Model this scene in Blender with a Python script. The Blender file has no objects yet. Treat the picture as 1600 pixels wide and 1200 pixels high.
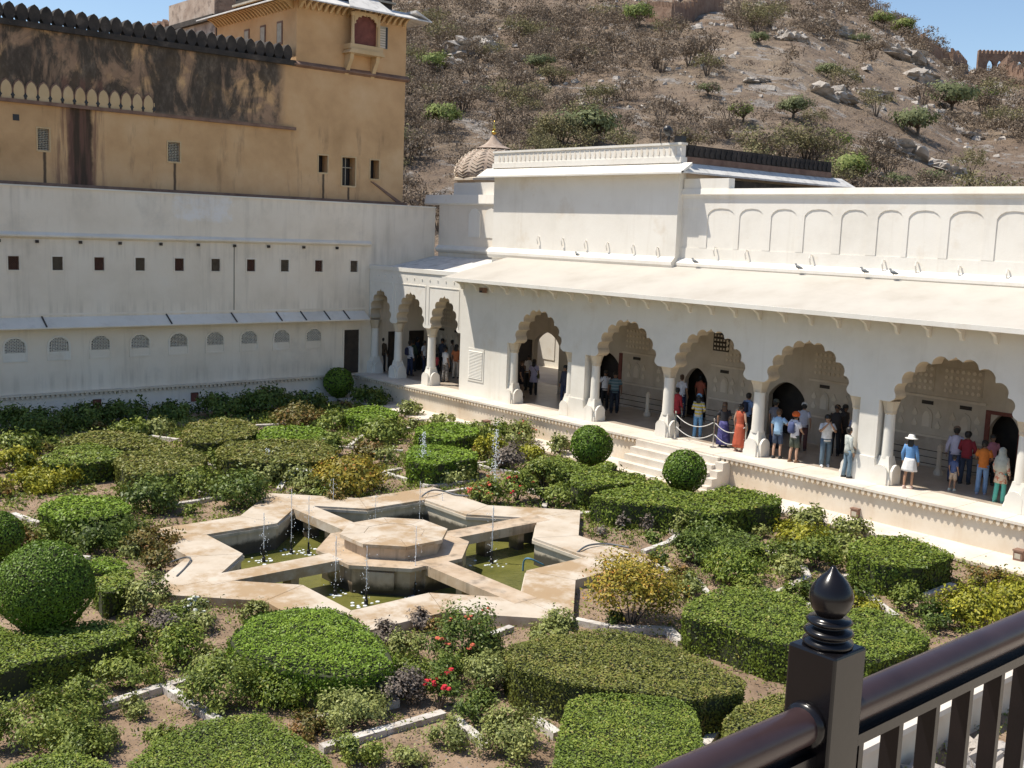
import bpy, bmesh, math, random
import numpy as np
from mathutils import Vector, Matrix, Euler
random.seed(7); rng = np.random.default_rng(7)
S = bpy.context.scene
COL = S.collection
R_ = math.radians

# ------------------------------------------------------------------ camera
H = 8.6
YAW, PITCH, ROLL, FPX = R_(40.7915), R_(7.8606), R_(2.1371), 1711.35
def _basis():
    cy, sy, cp, sp = math.cos(YAW), math.sin(YAW), math.cos(PITCH), math.sin(PITCH)
    f = np.array([sy*cp, cy*cp, -sp]); r = np.array([cy, -sy, 0.]); u = np.cross(r, f)
    c, s = math.cos(ROLL), math.sin(ROLL)
    return c*r+s*u, -s*r+c*u, f
CR, CU, CF = _basis()
CAM = np.array([0., 0., H])
cam = bpy.data.objects.new('camera', bpy.data.cameras.new('camera')); COL.objects.link(cam)
m = Matrix.Identity(4)
for i in range(3):
    m[i][0], m[i][1], m[i][2], m[i][3] = CR[i], CU[i], -CF[i], CAM[i]
cam.matrix_world = m
cam.data.sensor_width = 36.0; cam.data.lens = 36.0*FPX/1600.0
cam.data.clip_start = 0.05; cam.data.clip_end = 3000
S.camera = cam
S.render.resolution_x, S.render.resolution_y = 1024, 768
# ------------------------------------------------------------------ light
SUN = Vector((0.38, -0.36, -1.0)).normalized()          # travel direction of the sunlight
w = bpy.data.worlds.new('World'); S.world = w; w.use_nodes = True
nt = w.node_tree; bg = nt.nodes['Background']
sky = nt.nodes.new('ShaderNodeTexSky'); sky.sky_type = 'NISHITA'; sky.sun_disc = False
sky.sun_elevation = math.asin(-SUN.z)
sky.sun_rotation = math.atan2(-SUN.x, -SUN.y)
sky.altitude = 300; sky.air_density = 1.0; sky.dust_density = 0.35; sky.ozone_density = 2.0
hs = nt.nodes.new('ShaderNodeHueSaturation'); hs.inputs['Saturation'].default_value = 1.0
nt.links.new(sky.outputs[0], hs.inputs['Color']); nt.links.new(hs.outputs[0], bg.inputs[0]); bg.inputs[1].default_value = 0.12
sl = bpy.data.lights.new('sun', 'SUN'); sl.energy = 4.8; sl.angle = R_(0.53); sl.color = (1, .935, .83)
so = bpy.data.objects.new('sun', sl); COL.objects.link(so)
so.rotation_euler = SUN.to_track_quat('-Z', 'Y').to_euler(); so.location = (0, 0, 60)
S.view_settings.view_transform = 'Standard'; S.view_settings.look = 'None'
S.view_settings.gamma = 1; S.view_settings.exposure = 0.33
S.view_settings.use_curve_mapping = False
S.render.engine = 'CYCLES'

# pixel of a 1600 px wide frame -> point in the place, used only to lay out the plan
def ray(x, y): return CF+CR*(x-800)/FPX-CU*(y-600)/FPX
def atz(x, y, z=0.): d = ray(x, y); return CAM+d*(z-H)/d[2]
def atx(x, y, X): d = ray(x, y); return CAM+d*X/d[0]
def aty(x, y, Y): d = ray(x, y); return CAM+d*Y/d[1]
def mpp(P): return float(np.dot(np.array(P)-CAM, CF))/FPX    # metres per pixel at P

# ------------------------------------------------------------------ helpers
class MB:
    def __init__(s): s.v = []; s.f = []
    def add(s, vs, fs):
        o = len(s.v); s.v += [tuple(map(float, p)) for p in vs]; s.f += [tuple(i+o for i in f) for f in fs]; return s
    def box(s, x0, y0, z0, x1, y1, z1):
        x0, x1 = sorted((x0, x1)); y0, y1 = sorted((y0, y1)); z0, z1 = sorted((z0, z1))
        return s.add([(x0,y0,z0),(x1,y0,z0),(x1,y1,z0),(x0,y1,z0),(x0,y0,z1),(x1,y0,z1),(x1,y1,z1),(x0,y1,z1)],
              [(0,3,2,1),(4,5,6,7),(0,1,5,4),(1,2,6,5),(2,3,7,6),(3,0,4,7)])
    def prism(s, poly, axis, a, b):
        n = len(poly)
        def P(p, t):
            if axis == 'x': return (t, p[0], p[1])
            if axis == 'y': return (p[0], t, p[1])
            return (p[0], p[1], t)
        vs = [P(p, a) for p in poly]+[P(p, b) for p in poly]
        fs = [tuple(range(n))[::-1], tuple(range(n, 2*n))]
        fs += [(i, (i+1) % n, n+(i+1) % n, n+i) for i in range(n)]
        return s.add(vs, fs)
    def lathe(s, prof, c=(0,0,0), n=16, sx=1, sy=1, rot=0, cap=True):
        vs = []; fs = []
        for r, z in prof:
            for k in range(n):
                a = rot+2*math.pi*k/n; vs.append((c[0]+sx*r*math.cos(a), c[1]+sy*r*math.sin(a), c[2]+z))
        for j in range(len(prof)-1):
            for k in range(n):
                fs.append((j*n+k, j*n+(k+1) % n, (j+1)*n+(k+1) % n, (j+1)*n+k))
        if cap: fs.append(tuple(range(n))[::-1]); fs.append(tuple((len(prof)-1)*n+k for k in range(n)))
        return s.add(vs, fs)
    def tube(s, pts, rad, n=6):
        pts = [Vector(p) for p in pts]; rr = rad if isinstance(rad, (list, tuple)) else [rad]*len(pts)
        vs = []; fs = []
        for i, p in enumerate(pts):
            d = (pts[min(i+1, len(pts)-1)]-pts[max(i-1, 0)]).normalized()
            a = d.orthogonal().normalized() if i == 0 else (pa-d*pa.dot(d)).normalized()
            pa = a; b = d.cross(a)
            for k in range(n):
                t = 2*math.pi*k/n; vs.append(tuple(p+(a*math.cos(t)+b*math.sin(t))*rr[i]))
        for i in range(len(pts)-1):
            for k in range(n): fs.append((i*n+k, i*n+(k+1) % n, (i+1)*n+(k+1) % n, (i+1)*n+k))
        fs.append(tuple(range(n))[::-1]); fs.append(tuple((len(pts)-1)*n+k for k in range(n)))
        return s.add(vs, fs)
    def bar(s, a, b, wd, z0, z1):                       # upright slab along a ground segment
        a = Vector(a[:2]); b = Vector(b[:2]); d = (b-a).normalized(); n = Vector((-d.y, d.x))*wd/2
        q = [a-n, b-n, b+n, a+n]
        return s.prism([(p.x, p.y) for p in q], 'z', z0, z1)
    def build(s, name, mat, parent=None, smooth=False):
        me = bpy.data.meshes.new(name)
        vs = s.v; loc = Vector((0, 0, 0))
        if parent is None:
            A = np.array(vs); loc = Vector((float((A[:,0].min()+A[:,0].max())/2), float((A[:,1].min()+A[:,1].max())/2), float(A[:,2].min())))
            vs = [(x-loc.x, y-loc.y, z-loc.z) for x, y, z in vs]
        me.from_pydata(vs, [], s.f); me.materials.append(mat)
        bm = bmesh.new(); bm.from_mesh(me); bmesh.ops.recalc_face_normals(bm, faces=bm.faces); bm.to_mesh(me); bm.free()
        if smooth: me.shade_smooth() if smooth is True else me.set_sharp_from_angle(angle=smooth)
        if smooth and smooth is not True:
            me.polygons.foreach_set('use_smooth', [True]*len(me.polygons))
        return link(name, me, parent, loc)
def link(name, me, parent=None, loc=(0,0,0)):
    o = bpy.data.objects.new(name, me); COL.objects.link(o); o.location = loc
    if parent is not None: setpar(o, parent)
    return o
WORLDLOC = {}
def setpar(o, p):
    o.parent = p
    o.matrix_parent_inverse = WORLDLOC.get(p.name, Matrix.Identity(4))
def thing(name, label, cat, loc, group=None):
    o = bpy.data.objects.new(name, None); COL.objects.link(o); o.location = Vector([float(c) for c in loc]); o.empty_display_size = .2
    WORLDLOC[o.name] = Matrix.Translation(-o.location)
    return tag(o, label, cat, group)
def tag(o, label, cat, group=None):
    o['label'] = label; o['category'] = cat
    if group: o['group'] = group
    return o
def kind(o, k): o['kind'] = k; return o

# ------------------------------------------------------------------ materials
MATS = {}
def newmat(name):
    mt = bpy.data.materials.new(name); mt.use_nodes = True
    return mt, mt.node_tree, mt.node_tree.nodes['Principled BSDF']
class NT:
    def __init__(s, t): s.t = t; s.g = t.nodes.new('ShaderNodeNewGeometry')
    def n(s, ty, **k):
        o = s.t.nodes.new(ty)
        for a, b in k.items(): setattr(o, a, b)
        return o
    def put(s, sock, v):
        if hasattr(v, 'is_output'): s.t.links.new(v, sock)
        else: sock.default_value = v
    def pos(s): return s.g.outputs['Position']
    def xyz(s):
        o = s.n('ShaderNodeSeparateXYZ'); s.put(o.inputs[0], s.pos()); return o.outputs
    def math(s, op, a, b=0., c=0., clamp=False):
        o = s.n('ShaderNodeMath', operation=op, use_clamp=clamp)
        for i, v in enumerate((a, b, c)): s.put(o.inputs[i], v)
        return o.outputs[0]
    def noise(s, scale, detail=6, rough=.6, stretch=None, dist=0.):
        o = s.n('ShaderNodeTexNoise'); o.inputs['Scale'].default_value = scale; o.inputs['Detail'].default_value = detail
        o.inputs['Roughness'].default_value = rough; o.inputs['Distortion'].default_value = dist
        if stretch:
            mp = s.n('ShaderNodeMapping'); s.put(mp.inputs[0], s.pos()); mp.inputs['Scale'].default_value = stretch; s.put(o.inputs[0], mp.outputs[0])
        else: s.put(o.inputs[0], s.pos())
        return o.outputs[0]
    def ramp(s, f, stops, interp='LINEAR'):
        o = s.n('ShaderNodeValToRGB'); cr = o.color_ramp; cr.interpolation = interp
        while len(cr.elements) < len(stops): cr.elements.new(.5)
        for e, (p, c) in zip(cr.elements, stops):
            e.position = p; e.color = (*c, 1) if not isinstance(c, (int, float)) else (c, c, c, 1)
        s.put(o.inputs[0], f); return o.outputs[0]
    def mix(s, f, a, b, mode='MIX'):
        o = s.n('ShaderNodeMix', data_type='RGBA', blend_type=mode)
        s.put(o.inputs[0], f)
        for i, v in ((6, a), (7, b)):
            if isinstance(v, tuple): o.inputs[i].default_value = (*v, 1)
            else: s.put(o.inputs[i], v)
        return o.outputs[2]
    def band(s, v, a, b, soft):                          # 1 between a and b
        u = s.n('ShaderNodeMapRange', interpolation_type='SMOOTHSTEP'); s.put(u.inputs[0], v); u.inputs[1].default_value = a-soft; u.inputs[2].default_value = a+soft
        d = s.n('ShaderNodeMapRange', interpolation_type='SMOOTHSTEP'); s.put(d.inputs[0], v); d.inputs[1].default_value = b-soft; d.inputs[2].default_value = b+soft
        return s.math('MULTIPLY', u.outputs[0], s.math('SUBTRACT', 1., d.outputs[0]))
    def bump(s, bs, h, strength, dist=.02):
        o = s.n('ShaderNodeBump'); o.inputs['Strength'].default_value = strength; o.inputs['Distance'].default_value = dist
        s.put(o.inputs['Height'], h); s.t.links.new(o.outputs[0], bs.inputs['Normal'])
def surf(name, stops, scale=1.2, rough=.85, bump=.25, bscale=14, bdist=.015, streak=None, spots=None, detail=7, metal=0., spec=None):
    mt, t, b = newmat(name); k = NT(t)
    c = k.ramp(k.noise(scale, detail), stops)
    if streak:                                           # (colour, amount, threshold) vertical run-off marks
        col, amt, th = streak
        f = k.ramp(k.noise(1.0, 6, .65, (2.2, 2.2, .16)), [(th, 0.), (min(th+.22, 1), 1.)])
        c = k.mix(k.math('MULTIPLY', f, amt), c, col)
    if spots:
        col, amt, th, sc = spots
        f = k.ramp(k.noise(sc, 8, .7), [(th, 0.), (min(th+.12, 1), 1.)])
        c = k.mix(k.math('MULTIPLY', f, amt), c, col)
    k.put(b.inputs['Base Color'], c); b.inputs['Roughness'].default_value = rough; b.inputs['Metallic'].default_value = metal
    if spec is not None: b.inputs['Specular IOR Level'].default_value = spec
    if bump: k.bump(b, k.noise(bscale, 8, .65), bump, bdist)
    MATS[name] = mt; return mt
def flat(name, col, rough=.7, metal=0., var=.12):
    return surf(name, [(.3, tuple(c*(1-var) for c in col)), (.7, tuple(min(1, c*(1+var)) for c in col))], 6., rough, .1, 30, .004, metal=metal)
WHITE = surf('white_limewash', [(.25, (.66,.62,.545)), (.5, (.76,.72,.645)), (.75, (.80,.765,.695))], .55, .9, .35, 9, .014, ((.52,.46,.37), .34, .56), ((.62,.53,.41), .45, .56, .5))
CREAM = surf('cream_limewash', [(.25, (.67,.595,.49)), (.5, (.77,.69,.58)), (.75, (.81,.745,.645))], .5, .9, .3, 9, .012, ((.48,.42,.335), .42, .54), ((.82,.81,.79), .6, .58, .25))
STONE = surf('pale_sandstone', [(.2, (.52,.41,.29)), (.5, (.64,.55,.43)), (.8, (.72,.65,.55))], .8, .8, .3, 10, .01, ((.46,.31,.18), .5, .55), ((.6,.57,.52), .5, .58, .6))
PAVE = surf('pale_paving', [(.25, (.56,.48,.39)), (.5, (.66,.59,.50)), (.8, (.72,.67,.58))], 1.2, .75, .2, 12, .008, None, ((.45,.35,.25), .4, .6, .8))
COPE = surf('fountain_stone', [(.25, (.43,.345,.25)), (.5, (.535,.455,.355)), (.75, (.60,.53,.44))], 1.1, .6, .3, 12, .01, None, ((.36,.24,.125), .9, .475, .6))
WETC = surf('stained_fountain_stone', [(.25, (.36,.25,.15)), (.5, (.50,.38,.26)), (.75, (.58,.48,.37))], 1.8, .45, .3, 12, .01, ((.09,.07,.05), .8, .52), ((.14,.11,.07), .6, .6, 2.0))
BASIN = surf('basin_plaster', [(.3, (.46,.40,.31)), (.7, (.60,.53,.43))], 1.5, .7, .3, 10, .01, ((.10,.10,.08), .7, .5))
KERB = surf('grey_marble_kerb', [(.25, (.38,.34,.30)), (.5, (.56,.52,.47)), (.8, (.68,.65,.60))], 2.5, .8, .5, 14, .02, None, ((.24,.18,.12), .75, .5, 3.))
SOIL = surf('dry_garden_soil', [(.25, (.16,.105,.065)), (.5, (.27,.185,.12)), (.75, (.36,.26,.175))], 1.4, .95, .9, 9, .05, None, ((.12,.10,.05), .6, .58, 5.))
SOFFIT = surf('buff_soffit_capital', [(.3, (.52,.43,.31)), (.7, (.64,.55,.42))], 2.5, .85, .3, 12, .01)  # warmer buff colour for arch undersides and capitals
ROOFW = surf('cream_roof_lime', [(.25, (.39,.35,.295)), (.5, (.46,.425,.37)), (.75, (.505,.475,.42))], .5, .9, .3, 8, .012, None, ((.52,.46,.37), .5, .55, .5))
HALLM = surf('hall_marble', [(.25, (.42,.345,.255)), (.5, (.52,.44,.34)), (.8, (.60,.52,.42))], 1.2, .6, .3, 12, .01, ((.28,.22,.16), .5, .55))
HALLF = surf('worn_hall_floor', [(.3, (.38,.31,.24)), (.7, (.52,.45,.37))], 1.6, .35, .15, 10, .006, None, ((.28,.2,.14), .5, .55, 1.2))
DARKW = surf('dark_wood_and_void', [(.3, (.022,.016,.012)), (.7, (.05,.035,.025))], 3, .7, .3, 20, .01)
REDW = surf('red_brown_shutter', [(.3, (.12,.03,.02)), (.7, (.20,.06,.04))], 4, .7, .3, 20, .01)
BLACKST = surf('soot_black_stone', [(.3, (.022,.020,.018)), (.6, (.06,.05,.042)), (.8, (.17,.14,.11))], 1.6, .95, .6, 8, .03, None, ((.20,.17,.13), .6, .62, 3.))
LEDGE = surf('red_sandstone_ledge', [(.3, (.15,.085,.06)), (.7, (.27,.17,.12))], 2, .9, .5, 10, .02)
JALI = surf('jali_stone', [(.3, (.34,.30,.23)), (.7, (.46,.42,.34))], 5, .85, .3, 20, .01)
JALIB = surf('brown_jali_stone', [(.3, (.17,.13,.09)), (.7, (.25,.20,.145))], 5, .85, .3, 20, .01)
JALIR = surf('red_jali_stone', [(.3, (.10,.045,.03)), (.7, (.16,.075,.05))], 5, .85, .3, 20, .01)
IRON = surf('worn_dark_iron_paint', [(.3, (.004,.004,.005)), (.55, (.007,.006,.007)), (.8, (.016,.011,.011))], 5, .24, .15, 40, .002, None, ((.20,.13,.11), .7, .72, 20.), metal=0., spec=.35)
RAILM = surf('worn_brown_handrail_paint', [(.3, (.030,.017,.018)), (.6, (.050,.030,.031)), (.8, (.070,.045,.044))], 4, .30, .12, 40, .002, None, ((.012,.01,.011), .8, .62, 14.), metal=0., spec=.4)
CHROME = flat('polished_steel', (.6,.6,.6), .25, 1.)
ROPE = flat('pale_rope', (.62,.60,.56), .8)
GOLD = flat('gilt_metal', (.75,.50,.12), .3, 1.)
HOSE = flat('grey_rubber_hose', (.11,.12,.13), .5)
BLUEH = flat('blue_hose', (.10,.25,.38), .5)
BLK = flat('black_plastic_and_void', (.015,.015,.017), .45)
ROCK = surf('hill_rock', [(.25, (.26,.225,.195)), (.5, (.43,.385,.335)), (.8, (.56,.51,.46))], .5, .95, .8, 2.2, .3)
BARK = flat('bark', (.11,.085,.065), .95)
DOMEM = surf('weathered_dome_stone', [(.25, (.22,.15,.11)), (.5, (.42,.33,.26)), (.8, (.56,.49,.42))], .9, .9, .5, 6, .03, None, ((.10,.07,.055), .7, .52, 1.3))
FORT = surf('red_rubble_rampart', [(.25, (.16,.09,.06)), (.5, (.27,.17,.115)), (.8, (.36,.26,.19))], .6, .95, .8, 1.6, .2)
LAMPB = flat('brown_stone_block', (.22,.13,.09), .9)
SLATE = surf('grey_roof_slab', [(.3, (.55,.53,.50)), (.7, (.68,.66,.62))], 1.5, .85, .3, 10, .01, ((.2,.19,.18), .6, .5))
def waterline(mt, z0, z1, col):
    t = mt.node_tree; b = t.nodes['Principled BSDF']; k = NT(t); src = b.inputs['Base Color'].links[0].from_socket
    f = k.band(k.math('ADD', k.xyz()[2], k.math('MULTIPLY', k.noise(2.5, 6, .7), .35)), -5., z0+.17, z1)
    k.put(b.inputs['Base Color'], k.mix(k.math('MULTIPLY', f, .92), src, col))
waterline(BASIN, .06, .07, (.028,.026,.018)); waterline(WETC, -.02, .10, (.022,.02,.014))
AGED = surf('aged_wall_limewash', [(.25, (.68,.595,.48)), (.5, (.79,.70,.58)), (.75, (.83,.755,.645))], .45, .9, .35, 8, .014, ((.46,.40,.32), .45, .53), ((.58,.52,.44), .5, .57, .35))
def patches(mt):
    t = mt.node_tree; b = t.nodes['Principled BSDF']; k = NT(t); c = b.inputs['Base Color'].links[0].from_socket; X, Y, Z = k.xyz()
    wz = k.math('ADD', Z, k.math('MULTIPLY', k.noise(2., 6, .7), .8)); wx = k.math('ADD', X, k.math('MULTIPLY', k.noise(1.7, 6, .7), 1.4))
    f = k.math('MULTIPLY', k.band(wx, 21.0, 23.6, .12), k.band(wz, 9.05, 11., .1))
    c = k.mix(k.math('MULTIPLY', k.math('MULTIPLY', f, k.ramp(k.noise(2.2, 8, .75), [(.35, .15), (.6, 1.)])), .6), c, (.82,.82,.84))
    drip = k.ramp(k.noise(1., 6, .7, (3.2, 3.2, .12)), [(.48, 0.), (.70, 1.)])
    for z0, z1, a in ((6.7, 7.7, .35), (4.2, 5.0, .45), (1.2, 2.0, .45), (9.0, 9.75, .3)):
        c = k.mix(k.math('MULTIPLY', k.math('MULTIPLY', drip, k.band(Z, z0+.2, z1, .3)), a), c, (.36,.31,.245))
    k.put(b.inputs['Base Color'], c)
patches(AGED)
# ochre plaster with the photograph's soot, bare patches and drip marks
def ochre():
    mt, t, b = newmat('ochre_plaster'); k = NT(t)
    X, Y, Z = k.xyz()[0], k.xyz()[1], k.xyz()[2]
    c = k.ramp(k.noise(.5, 7), [(.25, (.44,.265,.125)), (.5, (.58,.36,.18)), (.78, (.67,.46,.26))])
    up = k.math('MULTIPLY', k.band(Z, 13.2, 16.35, .18), k.math('SUBTRACT', 1., k.band(X, 26.0, 60., .35)))
    wob = k.noise(.75, 9, .66, (1.25, 1.25, .55), .5)
    soot = k.math('MULTIPLY', up, k.ramp(wob, [(.40, 0.), (.50, 1.)]))
    pink = k.math('MULTIPLY', up, k.ramp(k.noise(.42, 7, .6, None, .8), [(.42, 0.), (.50, 1.)]))
    c = k.mix(k.math('MULTIPLY', pink, .85), c, k.ramp(k.noise(1.2, 8, .65), [(.3, (.20,.125,.085)), (.7, (.36,.235,.155))]))
    sc = k.ramp(k.noise(3.2, 10, .78, (1,1,.5)), [(.3, (.018,.016,.013)), (.5, (.050,.043,.034)), (.62, (.115,.095,.072)), (.8, (.25,.20,.15))])
    c = k.mix(k.math('MULTIPLY', soot, .90), c, sc)
    blk = k.math('MULTIPLY', k.band(k.math('ADD', X, k.math('MULTIPLY', k.noise(1.4), .35)), 16.35, 17.30, .08), k.band(Z, 9., 13.25, .1))
    c = k.mix(k.math('MULTIPLY', blk, .93), c, (.020,.014,.012))
    rd = k.math('MULTIPLY', k.band(k.math('ADD', X, k.math('MULTIPLY', k.noise(1.1), .6)), 15.9, 17.9, .25), k.band(Z, 9., 14.3, .2))
    c = k.mix(k.math('MULTIPLY', rd, k.ramp(k.noise(1.0, 6, .65, (4, 4, .3)), [(.42, 0.), (.58, .75)])), c, (.17,.085,.06))
    dr = k.ramp(k.noise(1., 6, .65, (1.6, 1.6, .3)), [(.56, 0.), (.72, 1.)])
    dr = k.math('MULTIPLY', dr, k.math('SUBTRACT', 1., k.band(Z, 13.3, 40., .4)))
    c = k.mix(k.math('MULTIPLY', dr, .55), c, (.16,.10,.055))
    for x0, z0, z1 in ((15.15, 9.7, 11.3), (20.75, 9.7, 11.2), (28.35, 9.7, 11.2), (29.8, 9.7, 10.6)):
        s1 = k.math('MULTIPLY', k.band(k.math('ADD', X, k.math('MULTIPLY', k.noise(3.), .06)), x0-.05+.03, x0+.07+.03, .03), k.band(Z, z0, z1, .08))
        c = k.mix(k.math('MULTIPLY', s1, .85), c, (.03,.022,.018))
    k.put(b.inputs['Base Color'], c); b.inputs['Roughness'].default_value = .92
    k.bump(b, k.noise(7, 8, .65), .4, .02)
    return mt
OCHRE = ochre()
OCHREL = surf('light_ochre_plaster', [(.3, (.50,.34,.17)), (.7, (.62,.47,.28))], .8, .9, .3, 9, .012)
def water():
    mt, t, b = newmat('murky_green_water'); k = NT(t)
    k.put(b.inputs['Base Color'], k.ramp(k.noise(.9, 5), [(.3, (.085,.090,.022)), (.7, (.18,.17,.045))]))
    b.inputs['Roughness'].default_value = .06; b.inputs['IOR'].default_value = 1.33
    k.bump(b, k.noise(9, 4, .55), .35, .03); return mt
WATER = water()
def jetm():
    mt, t, b = newmat('falling_water'); b.inputs['Base Color'].default_value = (.95,.97,1,1); b.inputs['Roughness'].default_value = .15
    b.inputs['Transmission Weight'].default_value = .55; b.inputs['IOR'].default_value = 1.33; return mt
JET = jetm()
FOAM = flat('water_foam', (.75,.78,.78), .5)
def leafmat(name, stops, trans=.16, rough=.5):
    mt, t, b = newmat(name); k = NT(t)
    a = k.n('ShaderNodeAttribute', attribute_name='tint')
    c = k.ramp(a.outputs['Fac'], stops)
    c = k.mix(.55, c, k.ramp(k.noise(.9, 4), [(.3, (.70,.72,.70)), (.7, (1.0,.98,.95))]), 'MULTIPLY')
    k.put(b.inputs['Base Color'], c); b.inputs['Roughness'].default_value = rough; b.inputs['Specular IOR Level'].default_value = .3
    tr = k.n('ShaderNodeBsdfTranslucent'); k.put(tr.inputs[0], c)
    mx = k.n('ShaderNodeMixShader'); mx.inputs[0].default_value = trans
    t.links.new(b.outputs[0], mx.inputs[1]); t.links.new(tr.outputs[0], mx.inputs[2])
    t.links.new(mx.outputs[0], t.nodes['Material Output'].inputs[0]); MATS[name] = mt; return mt
L_HEDGE = leafmat('clipped_hedge_leaf', [(0, (0.075,0.116,0.015)), (.5, (0.187,0.252,0.033)), (.8, (0.282,0.334,0.051)), (1, (0.364,0.327,0.082))])
L_OLIVE = leafmat('olive_hedge_leaf', [(0, (0.088,0.102,0.019)), (.45, (0.194,0.211,0.039)), (.75, (0.276,0.262,0.064)), (1, (0.353,0.256,0.094))])
L_BRIGHT = leafmat('bright_hedge_leaf', [(0, (0.078,0.137,0.012)), (.5, (0.199,0.308,0.028)), (1, (0.325,0.432,0.052))])
L_BALL = leafmat('topiary_leaf', [(0, (0.055,0.105,0.011)), (.5, (0.133,0.225,0.021)), (1, (0.244,0.346,0.039))])
L_DARK = leafmat('dark_shrub_leaf', [(0, (0.039,0.066,0.012)), (.5, (0.109,0.159,0.026)), (1, (0.218,0.265,0.049))])
L_MID = leafmat('shrub_leaf', [(0, (0.077,0.113,0.020)), (.5, (0.200,0.251,0.042)), (1, (0.361,0.397,0.084))])
L_PALE = leafmat('pale_shrub_leaf', [(0, (0.129,0.151,0.041)), (.5, (0.271,0.301,0.084)), (1, (0.447,0.459,0.153))])
L_YEL = leafmat('yellow_green_leaf', [(0, (0.134,0.149,0.015)), (.5, (0.314,0.310,0.027)), (1, (0.538,0.483,0.051))])
L_GOLD = leafmat('golden_leaf', [(0, (0.112,0.127,0.017)), (.45, (0.302,0.253,0.030)), (.8, (0.493,0.356,0.051)), (1, (0.493,0.196,0.051))])
L_RUST = leafmat('rusty_shrub_leaf', [(0, (0.090,0.092,0.021)), (.5, (0.202,0.172,0.043)), (1, (0.325,0.161,0.055))])
L_DRY = leafmat('dry_twig', [(0, (.10,.08,.065)), (.5, (.21,.17,.14)), (1, (.33,.28,.235))], .1, .9)
L_HDRY = leafmat('hill_thorn_twig', [(0, (0.125,0.096,0.074)), (.5, (0.233,0.180,0.133)), (1, (0.359,0.283,0.208))], .15, .95)
L_HBRN = leafmat('hill_olive_thorn', [(0, (0.121,0.113,0.055)), (.5, (0.219,0.198,0.097)), (1, (0.333,0.290,0.152))], .15, .95)
L_HGRN = leafmat('hill_tree_leaf', [(0, (0.110,0.149,0.039)), (.5, (0.242,0.297,0.083)), (1, (0.396,0.418,0.143))], .3, .7)
L_HOLV = leafmat('hill_olive_leaf', [(0, (0.094,0.112,0.053)), (.5, (0.188,0.213,0.094)), (1, (0.300,0.312,0.150))], .25, .7)
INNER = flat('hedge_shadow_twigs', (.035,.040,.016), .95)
FRED = flat('red_petal', (.55,.02,.03), .6); FPNK = flat('coral_petal', (.60,.13,.07), .6); FWHT = flat('white_petal', (.75,.74,.68), .6)

# ------------------------------------------------------------------ foliage
def leaves(name, P, N, size, tint, mat, parent, aspect=.55, jit=.7):
    n = len(P); P = np.asarray(P, float); N = np.asarray(N, float)+rng.normal(0, jit, (n, 3))
    N /= np.linalg.norm(N, axis=1)[:, None]+1e-9
    t = np.cross(N, rng.normal(0, 1, (n, 3))); t /= np.linalg.norm(t, axis=1)[:, None]+1e-9
    b = np.cross(N, t); s = np.asarray(size)[:, None]*np.ones((n, 1))
    V = np.stack([P-t*s*.5, P+b*s*aspect*.5+N*s*.08, P+t*s*.5, P-b*s*aspect*.5+N*s*.08], 1).reshape(-1, 3)
    me = bpy.data.meshes.new(name)
    me.vertices.add(4*n); me.vertices.foreach_set('co', V.ravel())
    me.loops.add(4*n); me.loops.foreach_set('vertex_index', np.arange(4*n, dtype=np.int32))
    me.polygons.add(n); me.polygons.foreach_set('loop_start', np.arange(0, 4*n, 4, dtype=np.int32))
    a = me.attributes.new('tint', 'FLOAT', 'FACE'); a.data.foreach_set('value', np.clip(np.asarray(tint, dtype=np.float32), 0, 1))
    me.materials.append(mat); me.update(calc_edges=True)
    return kind(link(name, me, parent), 'stuff')
def chaikin(p, it=2):
    p = [np.array(q[:2], float) for q in p]
    for _ in range(it):
        q = []
        for i in range(len(p)):
            a, b = p[i], p[(i+1) % len(p)]; q += [a*.86+b*.14, a*.14+b*.86]
        p = q
    return np.array(p)
def inside(poly, Q):
    x, y = Q[:, 0], Q[:, 1]; c = np.zeros(len(Q), bool); n = len(poly)
    for i in range(n):
        x0, y0 = poly[i]; x1, y1 = poly[(i+1) % n]
        k = ((y0 > y) != (y1 > y)); xi = (x1-x0)*(y-y0)/((y1-y0) if y1 != y0 else 1e-9)+x0
        c ^= k & (x < xi)
    return c
def edist(poly, Q):
    d = np.full(len(Q), 1e9); n = len(poly)
    for i in range(n):
        a = poly[i]; e = poly[(i+1) % n]-a; L = e@e+1e-12
        t = np.clip(((Q-a)@e)/L, 0, 1); d = np.minimum(d, np.linalg.norm(Q-a-t[:, None]*e, axis=1))
    return d
def lump(x, y, s=1.0):
    return (np.sin(x*2.1*s+1.3)*np.sin(y*1.7*s+.4)+.6*np.sin(x*4.7*s+y*2.9*s)+.4*np.sin(y*7.3*s-x*3.1*s))*.5
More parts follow.
